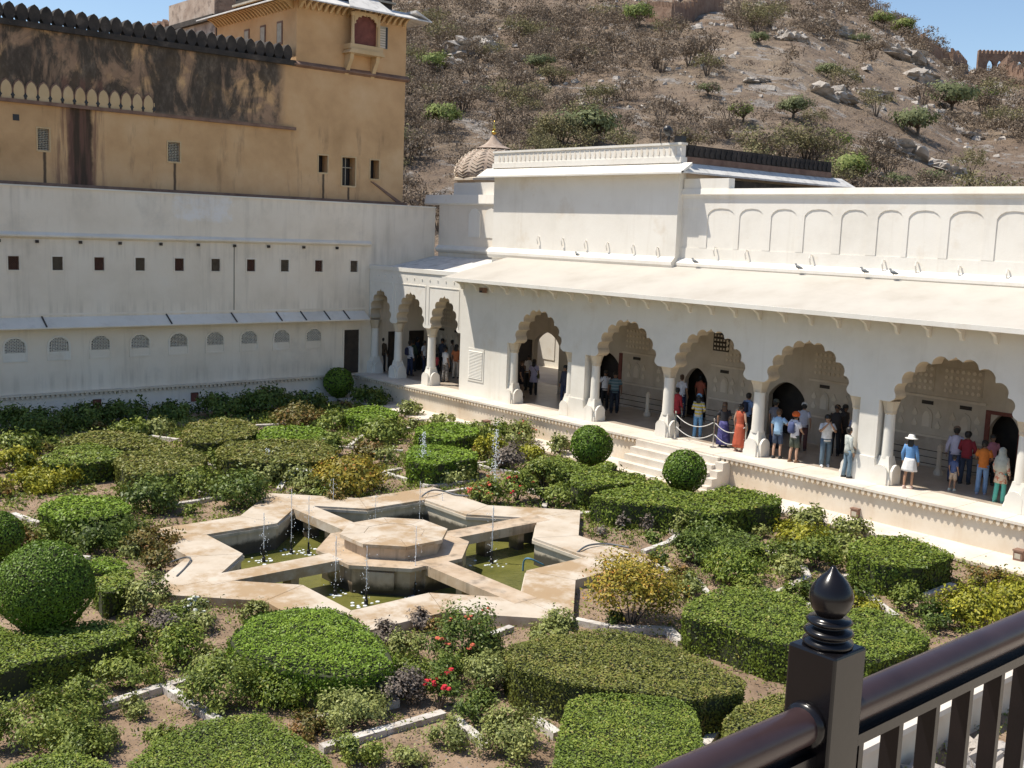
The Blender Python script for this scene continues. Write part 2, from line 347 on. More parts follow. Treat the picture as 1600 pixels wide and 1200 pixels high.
def hedge(name, label, poly, h, mat, group, z0=.0, dens=1.0, rnd=.06, cat='hedge', rough=.03, it=1, dome=0.):
    poly = chaikin(poly, it if dome == 0 else 2); c = poly.mean(0)
    if np.sum(poly[:, 0]*np.roll(poly[:, 1], -1)-np.roll(poly[:, 0], -1)*poly[:, 1]) < 0: poly = poly[::-1]
    t = thing(name, label, cat, (c[0], c[1], z0), group)
    d = math.hypot(c[0], c[1]); ls = max(.036, .0025*d)
    lo, hi = poly.min(0), poly.max(0)
    area = .5*abs(np.sum(poly[:, 0]*np.roll(poly[:, 1], -1)-np.roll(poly[:, 0], -1)*poly[:, 1]))
    per = np.linalg.norm(np.roll(poly, -1, 0)-poly, axis=1)
    D = dens*2.15/(ls*ls*.55)
    n = int(area*D*((hi-lo).prod()/area)); Q = rng.uniform(lo, hi, (n, 2)); Q = Q[inside(poly, Q)]
    e = edist(poly, Q); k = np.clip((rnd-e)/rnd, 0, 1); zt = h-rnd*(1-np.sqrt(1-k*k*.98))
    if dome: zt += dome*(1-np.exp(-e/(.35*math.sqrt(area))))
    zt += rough*lump(Q[:, 0], Q[:, 1], 1.6)+rng.normal(0, .012, len(Q))
    P1 = np.c_[Q, z0+zt]; N1 = np.c_[np.zeros((len(Q), 2)), np.ones(len(Q))]
    # sides
    m_ = int(per.sum()*h*D); i = rng.choice(len(poly), m_, p=per/per.sum()); u = rng.random(m_)
    a = poly[i]; b = poly[(i+1) % len(poly)]; S2 = a+(b-a)*u[:, None]; nr = np.c_[(b-a)[:, 1], -(b-a)[:, 0]]; nr /= np.linalg.norm(nr, axis=1)[:, None]+1e-9
    zz = rng.random(m_)**.9*(h-.03)
    S2 = S2+nr*(rough*1.2*lump(S2[:, 0]+zz, S2[:, 1]-zz, 1.8)+rng.normal(0, .015, m_)-.055)[:, None]
    P2 = np.c_[S2, z0+zz]; N2 = np.c_[nr, np.full(m_, -.05)]
    P = np.r_[P1, P2]; N = np.r_[N1, N2]
    stray = rng.random(len(P)) < .025; P[stray] += N[stray]*rng.uniform(.03, .13, stray.sum())[:, None]
    tint = np.clip(rng.normal(.45, .20, len(P))+.20*lump(P[:, 0], P[:, 1], .9)+.10*lump(P[:, 0]+3, P[:, 1]+P[:, 2], 2.7), 0, 1)
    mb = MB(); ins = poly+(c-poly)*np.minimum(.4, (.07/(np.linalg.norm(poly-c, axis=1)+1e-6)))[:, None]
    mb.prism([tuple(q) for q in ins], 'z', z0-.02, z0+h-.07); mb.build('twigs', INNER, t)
    tint[len(P1):] *= .62; dead = (lump(P[:, 0]*1.3+c[0], P[:, 1]*1.3-c[1], 1.9) > .78) & (rng.random(len(P)) < .55); tint[dead] = rng.uniform(.85, 1., dead.sum())  # side leaves tinted darker: shade of the sides put into the leaf colour
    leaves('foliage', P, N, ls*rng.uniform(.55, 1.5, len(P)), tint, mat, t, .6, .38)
    return t
def ball(label, c, r, mat=None, zc=None, group='topiary balls'):
    t = thing('topiary_ball', label, 'topiary', (c[0], c[1], 0), group)
    d = math.hypot(c[0], c[1]); ls = max(.034, .0023*d); n = int(4*math.pi*r*r*2.6/(ls*ls*.5))
    v = rng.normal(0, 1, (n, 3)); v /= np.linalg.norm(v, axis=1)[:, None]
    k = np.where(v[:, 2] < -.2, 1-.34*np.clip(-v[:, 2]-.2, 0, 1), 1.)
    sd = rng.uniform(0, 9); rr = r*(1+.012*lump(v[:, 0]*4, v[:, 1]*4+v[:, 2]*3)+.035*lump(v[:, 0]*1.1+sd, v[:, 1]*1.1+v[:, 2]*1.3+sd))*(1+rng.normal(0, .010, n))*np.where(rng.random(n) < .03, rng.uniform(1.02, 1.08, n), 1)
    P = v*rr[:, None]*np.c_[k, k, np.ones(n)*1.02]+np.array([c[0], c[1], zc])
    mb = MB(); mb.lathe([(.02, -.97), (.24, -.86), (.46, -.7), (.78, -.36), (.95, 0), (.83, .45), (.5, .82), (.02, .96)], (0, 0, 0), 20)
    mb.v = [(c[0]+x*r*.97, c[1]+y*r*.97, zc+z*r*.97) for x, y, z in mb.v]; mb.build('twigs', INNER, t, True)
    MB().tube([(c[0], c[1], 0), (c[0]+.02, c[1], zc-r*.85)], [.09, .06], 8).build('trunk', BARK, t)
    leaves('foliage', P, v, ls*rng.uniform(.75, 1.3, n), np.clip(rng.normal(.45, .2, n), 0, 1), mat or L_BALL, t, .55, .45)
    return t
FL = {'red': FRED, 'coral': FPNK, 'white': FWHT}
def shrub(name, label, c, w_, h, mat, n=None, flowers=None, group=None, dense=1.0, z0=0., stems=5, up=.2, leaf=None, cat='shrub', clump=None):
    c = np.array(c[:2], float); t = thing(name, label, cat, (c[0], c[1], z0), group)
    d = math.hypot(*c); ls = leaf or max(.055, .0034*d)
    k = clump or max(9, int(26*min(2.2, w_*h)))
    th = rng.uniform(0, 2*math.pi, k); el = np.arcsin(rng.uniform(-.35, 1, k)); rad = rng.uniform(.55, 1., k)
    C = np.c_[np.cos(th)*np.cos(el)*w_/2*rad, np.sin(th)*np.cos(el)*w_/2*rad, h*.50+np.sin(el)*h*.5*rad]
    C[:, 2] = np.clip(C[:, 2], h*.12, h*1.08)
    n = n or int(dense*min(7000, 3.0*(w_*h*2.2+w_*w_*.7)/(ls*ls*.5)))
    i = rng.integers(0, k, n); sp = .17*math.sqrt(w_*h)+.03
    P = C[i]+rng.normal(0, sp*.55, (n, 3)); P[:, 2] = np.abs(P[:, 2])+.02
    N = P-np.array([0, 0, h*.35]); N /= np.linalg.norm(N, axis=1)[:, None]+1e-6; N[:, 2] += .35
    P += np.array([c[0], c[1], z0])
    ct = rng.normal(0, .16, k)[i]
    leaves('foliage', P, N, ls*rng.uniform(.7, 1.35, n), np.clip(.48+ct+rng.normal(0, .18, n), 0, 1), mat, t, .5, .6)
    mb = MB()
    for j in rng.choice(k, min(k, stems+3), replace=False):
        q = C[j]; mb.tube([(c[0]+q[0]*.06, c[1]+q[1]*.06, z0-.02), (c[0]+q[0]*.45, c[1]+q[1]*.45, z0+q[2]*.6), (c[0]+q[0], c[1]+q[1], z0+q[2])], [.02, .013, .006], 5)
    mb.build('stems', BARK, t)
    if flowers:
        col, nf = flowers; mb = MB()
        for j in range(nf):
            q = C[rng.integers(0, k)]*1.06; a = .045*rng.uniform(.8, 1.3)
            fx, fy, fz = c[0]+q[0]+rng.normal(0, .08), c[1]+q[1]+rng.normal(0, .08), z0+q[2]+rng.normal(.03, .05)
            for e in range(3):
                mb.lathe([(a*.2, -a*.5), (a, 0), (a*.75, a*.5), (a*.1, a*.55)], (fx+rng.normal(0, .04), fy+rng.normal(0, .04), fz+rng.normal(0, .03)), 6)
        kind(mb.build('flowers', FL[col], t), 'stuff')
    return t

def cut(o, cutter):
    c = cutter.build('cutter', SOIL); c.location = c.location
    md = o.modifiers.new('cut', 'BOOLEAN'); md.object = c; md.operation = 'DIFFERENCE'; md.solver = 'EXACT'
    bpy.context.view_layer.update(); dg_ = bpy.context.evaluated_depsgraph_get()
    me = bpy.data.meshes.new_from_object(o.evaluated_get(dg_)); o.modifiers.clear(); nm = o.data.materials[0]; o.data = me
    me.materials.clear(); me.materials.append(nm); me.polygons.foreach_set('material_index', [0]*len(me.polygons))
    bpy.data.objects.remove(c)
# ================================================================== SETTING: ground
mb = MB(); n = 60
gx = np.linspace(-30, 60, n); gy = np.linspace(-30, 60, n)
def sheet(name, x0, y0, x1, y1, z, mat, step=1.0, amp=0.):
    nx = max(2, int((x1-x0)/step)+1); ny = max(2, int((y1-y0)/step)+1)
    X, Y = np.meshgrid(np.linspace(x0, x1, nx), np.linspace(y0, y1, ny))
    Z = z+amp*lump(X, Y, .7)+amp*.6*lump(X*1.9+3, Y*2.3, 1.6)
    b = MB(); b.v = [tuple(map(float, p)) for p in np.c_[X.ravel(), Y.ravel(), Z.ravel()]]
    b.f = [(j*nx+i, j*nx+i+1, (j+1)*nx+i+1, (j+1)*nx+i) for j in range(ny-1) for i in range(nx-1)]
    return kind(b.build(name, mat), 'structure')
# garden soil with a star-shaped opening left for the basin
FC = np.array([15.82, 22.77]); FA = 3.57
def star(a, c=FC):
    r2 = math.sqrt(2); p = []
    for k in range(8):
        th = math.pi/4*k; r = a*r2 if True else 0
        p.append((c[0]+a*r2*math.cos(th), c[1]+a*r2*math.sin(th)))
        th2 = th+math.pi/8; rn = a/math.cos(math.pi/8)
        p.append((c[0]+rn*math.cos(th2), c[1]+rn*math.sin(th2)))
    return p
def soil():
    bm = bmesh.new()
    outer = [(-12, -6), (28.3, -6), (28.3, 45.6), (-12, 45.6)]
    inn = star(FA+.7)
    vo = [bm.verts.new((x, y, .15)) for x, y in outer]; vi = [bm.verts.new((x, y, .25)) for x, y in inn]
    eds = [bm.edges.new((vo[i], vo[(i+1) % 4])) for i in range(4)]+[bm.edges.new((vi[i], vi[(i+1) % len(vi)])) for i in range(len(vi))]
    bmesh.ops.triangle_fill(bm, use_beauty=True, use_dissolve=False, edges=eds)
    for _ in range(5):
        long_ = [e for e in bm.edges if e.calc_length() > 1.2]
        if long_: bmesh.ops.subdivide_edges(bm, edges=long_, cuts=1); bmesh.ops.triangulate(bm, faces=bm.faces)
    for v in bm.verts:
        if not v.is_boundary: v.co.z = float(.05*lump(np.array(v.co.x), np.array(v.co.y), .9)+.03*lump(np.array(v.co.x*2.7), np.array(v.co.y*2.2), 1.3))+.21
    for f in bm.faces:
        f.normal_update()
        if f.normal.z < 0: f.normal_flip()
    me = bpy.data.meshes.new('garden_soil'); bm.to_mesh(me); bm.free(); me.materials.append(SOIL); me.shade_smooth()
    return kind(link('garden_soil', me), 'structure')
soil()
def plain():                                             # land beyond the palace, one sheet to the horizon
    b = MB(); b.add([(-900,-900,-1.2),(1200,-900,-1.2),(1200,1200,-1.2),(-900,1200,-1.2)], [(0,1,2,3)])
    return kind(b.build('ground', SOIL), 'structure')
plain()
# walkway along the pavilion and the far wall, with a moulded kerb towards the beds
wk = MB().box(28.3, -6, -.3, 29.75, 45.7, .30).build('walkway', PAVE); kind(wk, 'structure'); WORLDLOC[wk.name] = Matrix.Translation(-wk.location)
def teeth(b, p0, p1, nrm, z1, pitch=.2, wd=.12, ht=.14, dp=.1):
    p0 = Vector(p0); p1 = Vector(p1); L = (p1-p0).length; d = (p1-p0)/L; nv = Vector(nrm)
    for k in range(int(L/pitch)):
        q = p0+d*(k+.5)*pitch
        prof = [(-wd/2, z1), (-wd/2, z1-ht*.6), (0, z1-ht), (wd/2, z1-ht*.6), (wd/2, z1)]
        vs = [(q.x+d.x*s+nv.x*o, q.y+d.y*s+nv.y*o, z) for o in (-.03, dp) for s, z in prof]
        b.add(vs, [(4,3,2,1,0), (5,6,7,8,9)]+[(i, (i+1) % 5, 5+(i+1) % 5, 5+i) for i in range(5)])
    return b
b = teeth(MB(), (28.3, 4), (28.3, 45.6), (-1, 0), .22); kind(b.build('kerb_moulding', STONE, wk), 'stuff')
MB().box(28.16, -6, .22, 28.31, 45.7, .306).build('kerb_lip', STONE, wk)
for y in np.arange(6, 45, 1.9):
    MB().box(28.33, y, .296, 29.72, y+1.875, .306).build('paving_slab', PAVE, wk)
wk2 = MB().box(-12, 45.7, -.3, 29.75, 46.6, .34).build('wall_ledge', PAVE); kind(wk2, 'structure')
# stone kerbs between the flower beds
kp = kind(MB().box(13.7, 29.6, -.05, 13.9, 29.8, .02).build('bed_borders', KERB), 'structure'); WORLDLOC[kp.name] = Matrix.Translation(-kp.location)
KL = [[(545,695),(572,674),(645,666)],[(500,694),(630,702)],[(627,730),(599,735),(672,757)],[(675,757),(740,748)],[(697,767),(735,761)],[(827,762),(855,775),(850,790)],
 [(902,800),(961,796),(1031,811),(1060,833),(1044,844),(1005,858)],[(925,790),(1000,792),(1060,806),(1090,830)],[(900,965),(952,976),(1044,978),(1066,1000)],[(1010,875),(1090,905),(1110,930)],[(1193,857),(1254,879),(1263,897),(1210,925)],
 [(1350,922),(1400,960)],[(1447,927),(1490,910)],[(134,1106),(257,1067),(344,1123)],[(265,1066),(294,1058)],[(502,1163),(694,1108)],[(472,1124),(622,1089)],[(709,1117),(762,1161)],[(834,1117),(872,1142)],[(1085,1180),(1130,1120)],
 [(215,745),(330,770)],[(259,787),(306,780),(345,772)],[(234,679),(278,685)],[(400,663),(447,661)],[(300,708),(347,735),(380,745)],[(369,742),(447,744),(436,762)],[(20,800),(62,815)],[(60,860),(140,868)],[(180,935),(215,925),(245,905)],[(250,975),(290,950)],
 [(1040,815),(1130,800),(1250,798),(1290,806)],[(1100,862),(1190,850),(1300,862)],[(1290,900),(1340,895)],[(760,990),(800,975)],[(655,700),(760,728),(835,740)],[(745,722),(830,712)],[(640,655),(700,652),(780,680)],[(470,655),(545,650)],[(1265,940),(1360,985)],[(80,640),(260,655)],[(560,790),(430,770)]]
for i, pl in enumerate(KL):
    pts = [atz(x, y, .35) for x, y in pl]
    if i == len(KL)-1: continue
    for a, c in zip(pts[:-1], pts[1:]):
        L = np.linalg.norm(c-a); nseg = max(1, int(L/1.1))
        for k in range(nseg):
            p, q = a+(c-a)*(k/nseg), a+(c-a)*((k+1)/nseg-.012/L)
            dz = random.uniform(-.012, .012)
            MB().bar(p, q, .17+random.uniform(-.02, .02), -.05, .33+dz).build('kerb_stone', KERB, kp)

# ================================================================== fountain
ft = thing('star_fountain', 'eight-pointed star-shaped stone fountain basin in the middle of the garden', 'fountain', (FC[0], FC[1], -.5))
def ring(name, a0, a1, z0, z1, mat, par, closed_bottom=False):
    i_, o_ = star(a0), star(a1); n = len(i_); V = []; F = []
    V += [(x, y, z1) for x, y in i_]+[(x, y, z1) for x, y in o_]+[(x, y, z0) for x, y in i_]+[(x, y, z0) for x, y in o_]
    for k in range(n):
        l = (k+1) % n
        F += [(k, l, n+l, n+k), (2*n+k, 3*n+k, 3*n+l, 2*n+l), (k, 2*n+k, 2*n+l, l), (n+k, n+l, 3*n+l, 3*n+k)]
    return MB().add(V, F).build(name, mat, par)
ring('basin_wall', FA, FA+.62, -.75, .38, BASIN, ft)
# coping slabs: one for each edge of the star
i_, o_ = star(FA-.04), star(FA+1.18); n = len(i_)
for k in range(n):
    l = (k+1) % n
    if True:
        V = [(*i_[k], .452), (*i_[l], .452), (*o_[l], .452), (*o_[k], .452)]
        e = .006; ctr = np.mean(np.array(V), 0)
        V = [tuple(np.array(p)+(ctr-np.array(p))*e) for p in V]
        V += [(x, y, -.02 if (q > 1) else .385) for q, (x, y, z) in enumerate(V)]
        MB().add(V, [(0,1,2,3), (7,6,5,4), (0,4,5,1), (1,5,6,2), (2,6,7,3), (3,7,4,0)]).build('coping_slab', COPE, ft)
ring('inner_moulding', FA-.07, FA+.05, .30, .383, BASIN, ft)
MB().prism(star(FA+.3), 'z', -.80, -.70).build('basin_floor', BASIN, ft)
o = MB().prism(star(FA+.04), 'z', -.69, -.30).build('pool_water', WATER, ft)
def octp(r, rot=math.pi/8): return [(FC[0]+r*math.cos(rot+k*math.pi/4), FC[1]+r*math.sin(rot+k*math.pi/4)) for k in range(8)]
MB().prism(octp(1.86), 'z', -.7, .36).build('platform_base', WETC, ft)
MB().prism(octp(2.02), 'z', .36, .45).build('platform_ledge', WETC, ft)
for k in range(8):                                        # buttress panels round the base
    th = k*math.pi/4; c, s = math.cos(th), math.sin(th); q = []
    for u, v in ((1.70, -.34), (1.84, -.34), (1.84, .34), (1.70, .34)): q.append((FC[0]+u*c-v*s, FC[1]+u*s+v*c))
    MB().prism(q, 'z', -.15, .30).build('base_panel', WETC, ft)
MB().prism(octp(1.30), 'z', .45, .74).build('octagon_drum', WETC, ft)
for k in range(8):                                        # eight outer slabs and the middle one
    a, b2 = octp(1.42)[k], octp(1.42)[(k+1) % 8]; c, d = octp(.80)[(k+1) % 8], octp(.80)[k]
    V = np.array([(*a, 0), (*b2, 0), (*c, 0), (*d, 0)]); V = V+(V.mean(0)-V)*.012
    MB().prism([(p[0], p[1]) for p in V], 'z', .74, .83).build('top_slab', COPE, ft)
MB().prism(octp(.792), 'z', .74, .826).build('top_slab', COPE, ft)
for k in range(4):                                        # four bridging beams to the tips
    th = k*math.pi/2; c, s = math.cos(th), math.sin(th)
    def T(u, v): return (FC[0]+u*c-v*s, FC[1]+u*s+v*c)
    bm_ = MB().prism([T(1.75, -.33), T(5.2, -.33), T(5.2, .33), T(1.75, .33)], 'z', .20, .456).build('channel_beam', COPE if k in (1, 2) else WETC, ft)
    for u in (2.9, 4.1):
        MB().prism([T(u, -.2), T(u+.22, -.2), T(u+.22, .2), T(u, .2)], 'z', -.7, .20).build('beam_pillar', WETC, ft)
# jets
JETS = [(412,878,826,.02),(455,865,790,.02),(482,866,800,.02),(524,930,865,.02),(572,945,880,.02),(648,930,850,.02),(520,820,770,.02),(586,838,795,.015),(655,835,775,.015),(768,880,815,.03),(690,820,790,.015)]
JL = ['in front of the left corner of the pool','by the back-left beam of the pool','beside the beam pillar in the left pool arm','at the front of the pool, left one','at the front of the pool under the octagon','at the front right of the octagon platform','behind the octagon near the back-left beam','behind the octagon by the back coping','next to the looping grey hose','in the right pool arm beside the beam','at the right edge of the octagon']
for (x, yb, yt, r), lb in zip(JETS, JL):
    p = atz(x, yb, -.30); q = p.copy(); hgt = (yb-yt)*mpp(p)
    t = thing('water_jet', 'thin water jet '+lb, 'water jet', p, 'fountain jets')
    MB().lathe([(.05, -.35), (.05, .12), (.03, .14), (.025, .34)], p, 8).build('nozzle', BLK, t)
    b = MB(); zz = np.linspace(.34, .34+hgt*1.12, 14)
    b.tube([(p[0]+random.uniform(-.006, .006), p[1]+random.uniform(-.006, .006), p[2]+z) for z in zz], [r*.62*random.uniform(.5, 1.3) for _ in zz], 6).build('stream', JET, t, True)
    b = MB()
    for k in range(44):
        a = random.uniform(0, 6.28); rr = random.gauss(.10, .10); z = random.uniform(.1, .3+hgt*1.1)
        s = random.uniform(.007, .016); b.lathe([(.1*s, -s), (s, 0), (.1*s, s*1.4)], (p[0]+rr*math.cos(a), p[1]+rr*math.sin(a), p[2]+z), 5)
    kind(b.build('droplets', JET, t), 'stuff'); b = MB()
    for k in range(16):
        a = random.uniform(0, 6.28); rr = abs(random.gauss(.0, .28)); s = random.uniform(.02, .06)
        b.lathe([(s, -.01), (s*.9, .012), (.1*s, .02)], (p[0]+rr*math.cos(a), p[1]+rr*math.sin(a), p[2]+.0), 7)
    kind(b.build('foam', FOAM, t), 'stuff')
# taller spray in front of the two square hedges behind the fountain
for (x, y, hh, lb) in ((660,752,1.7,'tall misty spray in front of the bright square hedges behind the fountain'), (418,742,.9,'short white spray rising behind the left coping among the hedges'), (773,765,2.0,'tall sparse spray beside the red flowering rose bush'), (466,728,.7,'small white spray left of the golden croton')):
    p = atz(x, y, .2); t = thing('water_spray', lb, 'water jet', p, 'bed fountain sprays')
    MB().lathe([(.05, -.2), (.04, .1)], p, 8).build('nozzle', BLK, t); b = MB()
    for k in range(int(170*hh)):
        z = random.random()**1.3*hh; a = random.uniform(0, 6.28); rr = abs(random.gauss(0, .05+.14*(1-z/hh))); s = random.uniform(.008, .022)
        b.lathe([(.1*s, -s), (s, 0), (.1*s, s*1.5)], (p[0]+rr*math.cos(a), p[1]+rr*math.sin(a), p[2]+z), 5)
    kind(b.build('droplets', FOAM, t), 'stuff')
def hose(label, pts, mat, r=.025):
    P = [Vector(p) for p in pts]; Q = []
    for i in range(len(P)-1):
        p0, p1, p2, p3 = P[max(i-1, 0)], P[i], P[i+1], P[min(i+2, len(P)-1)]
        for k in range(7):
            u = k/7; Q.append(.5*((2*p1)+(-p0+p2)*u+(2*p0-5*p1+4*p2-p3)*u*u+(-p0+3*p1-3*p2+p3)*u**3))
    Q.append(P[-1]); return tag(MB().tube(Q, r, 7).build('garden_hose', mat, None, True), label, 'hose', 'fountain hoses')
A3 = lambda x, y, z: tuple(atz(x, y, z))
hose('grey hose looping over the back coping of the fountain', [A3(662,812,-.25), A3(657,790,.1), A3(660,775,.50), A3(676,766,.62), A3(695,768,.50), A3(712,773,.49), A3(733,775,.48)], HOSE)
hose('grey hose bent over the right coping near the golden shrub', [A3(892,872,.1), A3(903,862,.46), A3(920,852,.52), A3(950,850,.49), A3(985,856,.49)], HOSE)
hose('short blue hose stub arching out of the right pool arm', [A3(817,892,-.3), A3(819,876,.0), A3(828,873,.12), A3(850,883,-.1)], BLUEH)
hose('thin dark hose curled on the left coping tip', [A3(276,900,.47), A3(290,886,.47), A3(298,873,.50), A3(288,871,.48), A3(262,880,.47)], HOSE, .018)

# ================================================================== white garden wall (far left)
WY = 46.6
lw = thing('white_garden_wall', 'long whitewashed wall in shade with small lattice windows at the back left', 'wall', (15, WY+.4, 0))
lwall = MB().box(-15, WY, -.5, 34.5, WY+.95, 9.72).build('wall', AGED, lw); LC = MB()
MB().box(-15, WY-.06, 9.72, 34.5, WY+1.0, 9.78).build('coping', WHITE, lw)
MB().prism([(WY-.16, 7.74), (WY-.16, 7.80), (WY+.02, 7.93), (WY+.02, 7.66), (WY-.05, 7.66)], 'x', -15, 30.5).build('upper_cornice', CREAM, lw)
MB().box(-15, WY-.03, 4.52, 30.3, WY+.02, 4.60).build('string_course', CREAM, lw)
MB().prism([(WY-.62, 4.02), (WY-.62, 4.07), (WY+.02, 4.46), (WY+.02, 4.36)], 'x', -15, 30.2).build('sloping_eave', CREAM, lw)
MB().box(-15, WY-.12, .30, 29.7, WY+.02, 1.20).build('plinth', CREAM, lw)
MB().box(-15, WY-.28, 1.24, 29.7, WY+.02, 1.31).build('plinth_lip', STONE, lw)
kind(teeth(MB(), (-6, WY-.14), (29.6, WY-.14), (0, -1), 1.24, .2, .12, .13, .1).build('dentil_band', STONE, lw), 'stuff')
def lattice(b, x0, x1, z0, z1, yf, yb, nx, nz, wd, mask=None):
    """diamond lattice of crossing bars in a y-facing opening"""
    W, Hh = x1-x0, z1-z0
    for s in (1, -1):
        for k in range(-nz, nx+nz):
            # line from (x0+k*W/nx, z0) with slope
            px = x0+k*W/nx; steps = 40; pr = None
            for j in range(steps+1):
                z = z0+Hh*j/steps; x = px+s*(z-z0)*(W/nx)/(Hh/nz)*(1 if s > 0 else 1)
                ok = x0 <= x <= x1 and (mask is None or mask(x, z))
                if ok and pr is None: pr = (x, z)
                if (not ok or j == steps) and pr is not None:
                    a = pr; c = (x, z) if ok else last
                    if abs(a[1]-c[1]) > .01:
                        b.add([(a[0]-wd, yf, a[1]), (a[0]+wd, yf, a[1]), (c[0]+wd, yf, c[1]), (c[0]-wd, yf, c[1]), (a[0]-wd, yb, a[1]), (a[0]+wd, yb, a[1]), (c[0]+wd, yb, c[1]), (c[0]-wd, yb, c[1])],
                              [(0,1,2,3), (0,4,5,1), (1,5,6,2), (2,6,7,3), (3,7,4,0)])
                    pr = None
                last = (x, z)
    return b
for k, x in enumerate((10.1, 11.8, 13.55, 15.27, 16.98, 18.74, 20.51, 22.23, 23.98, 25.73, 27.57, 29.57)):
    wn = MB(); z0, z1, hw = 6.38, 6.93, .21
    wn.box(x-hw-.06, WY-.025, z0-.06, x-hw, WY+.01, z1+.06).box(x+hw, WY-.025, z0-.06, x+hw+.06, WY+.01, z1+.06).box(x-hw, WY-.025, z1, x+hw, WY+.01, z1+.06).box(x-hw, WY-.025, z0-.06, x+hw, WY+.01, z0)
    wo = wn.build('window', CREAM, lw)
    LC.box(x-hw, WY-.1, z0, x+hw, WY+.35, z1); MB().box(x-hw-.02, WY+.30, z0-.02, x+hw+.02, WY+.34, z1+.02).build('opening', BLK, wo)  # black panel closes the recess, standing in for the unlit space behind
    lattice(MB(), x-hw, x+hw, z0, z1, WY+.05, WY+.09, 5, 6, .014 if k % 2 == 0 else .030).build('lattice', JALIR if k % 2 == 0 else JALIB, wo)
def archpoly(x, hw, z0, zs, za, n=10):
    p = [(x-hw, z0), (x-hw, zs)]
    for j in range(1, 2*n): 
        t = math.pi*(1-j/(2*n)); s = math.sin(t); p.append((x+hw*math.cos(t), zs+(za-zs)*(s**.9)))
    return p+[(x+hw, zs), (x+hw, z0)]
for k, x in enumerate((8.4, 10.1, 11.8, 13.52, 15.26, 16.98, 18.71, 20.46, 22.2, 23.9, 25.6, 27.34)):
    hw = .40; m_ = WHITE if x < 16 else CREAM
    LC.prism(archpoly(x, hw, 2.72, 3.24, 3.60), 'y', WY-.1, WY+.35)
    fo, fi = archpoly(x, hw+.08, 2.64, 3.24, 3.68), archpoly(x, hw, 2.72, 3.24, 3.60); n_ = len(fo)
    V = [(p[0], WY-.03, p[1]) for p in fo]+[(p[0], WY-.03, p[1]) for p in fi]+[(p[0], WY+.02, p[1]) for p in fo]+[(p[0], WY+.02, p[1]) for p in fi]; F = []
    for i in range(n_):
        l = (i+1) % n_; F += [(i, l, n_+l, n_+i), (i, 2*n_+i, 2*n_+l, l), (n_+i, n_+l, 3*n_+l, 3*n_+i)]
    wo = MB().add(V, F).build('arched_window', m_, lw)
    MB().box(x-hw-.02, WY+.30, 2.7, x+hw+.02, WY+.34, 3.62).build('opening', BLK, wo)  # black backing panel, painted dark for the unlit inside
    MB().box(x-hw, WY-.008, 2.72, x+hw, WY+.10, 3.02).build('lower_panel', m_, wo)
    f = lambda X, Z, x=x: abs(X-x) < hw-.01 and (Z < 3.24 or ((X-x)/hw)**2+((Z-3.24)/.36)**2 < 1)
    lattice(MB(), x-hw, x+hw, 3.02, 3.62, WY-.012, WY+.03, 6, 5, .034, f).build('lattice', WHITE, wo)
for x in (13.0, 14.46, 16.2, 17.86, 19.66, 21.38, 23.14, 24.86, 26.72, 28.56):
    MB().box(x-.06, WY-.10, 7.48, x+.06, WY+.01, 7.60).build('drain_spout', BLACKST, lw)
cut(lwall, LC)
for x in (14.6, 19.9, 23.0, 25.3, 26.6, 27.9, 29.0):
    MB().prism([(WY-.60, 4.09), (WY-.60, 4.12), (WY+.0, 4.49), (WY+.0, 4.46)], 'x', x-.03, x+.03).build('eave_gutter', BLACKST, lw)
for x, z in ((16.75,.69), (21.15,.69), (24.67,.71), (12.3,.69)):
    o = MB().box(x-.16, WY-.125, z-.2, x+.16, WY-.118, z+.2).build('vent', REDW, lw)
    b = MB().box(x-.16, WY-.15, z+.18, x+.16, WY-.12, z+.22); b.box(x-.18, WY-.15, z-.2, x-.16, WY-.12, z+.22); b.box(x+.16, WY-.15, z-.2, x+.18, WY-.12, z+.22); b.build('vent_frame', JALIR, o)
do = MB().box(29.03, WY-.02, 1.33, 29.93, WY+.01, 3.5).build('door', DARKW, lw)
for x in (29.0, 29.95): MB().box(x-.04, WY-.07, 1.3, x+.04, WY+.01, 3.56).build('door_jamb', CREAM, do)
for z in (1.9, 2.5, 3.0): MB().box(29.05, WY-.035, z, 29.92, WY-.015, z+.04).build('door_rail', DARKW, do)
MB().box(23.12, WY-.012, 4.6, 23.15, WY+.01, 7.5).build('drain_streak', BLACKST, lw)['label'] = 'dark rain streak below a spout'

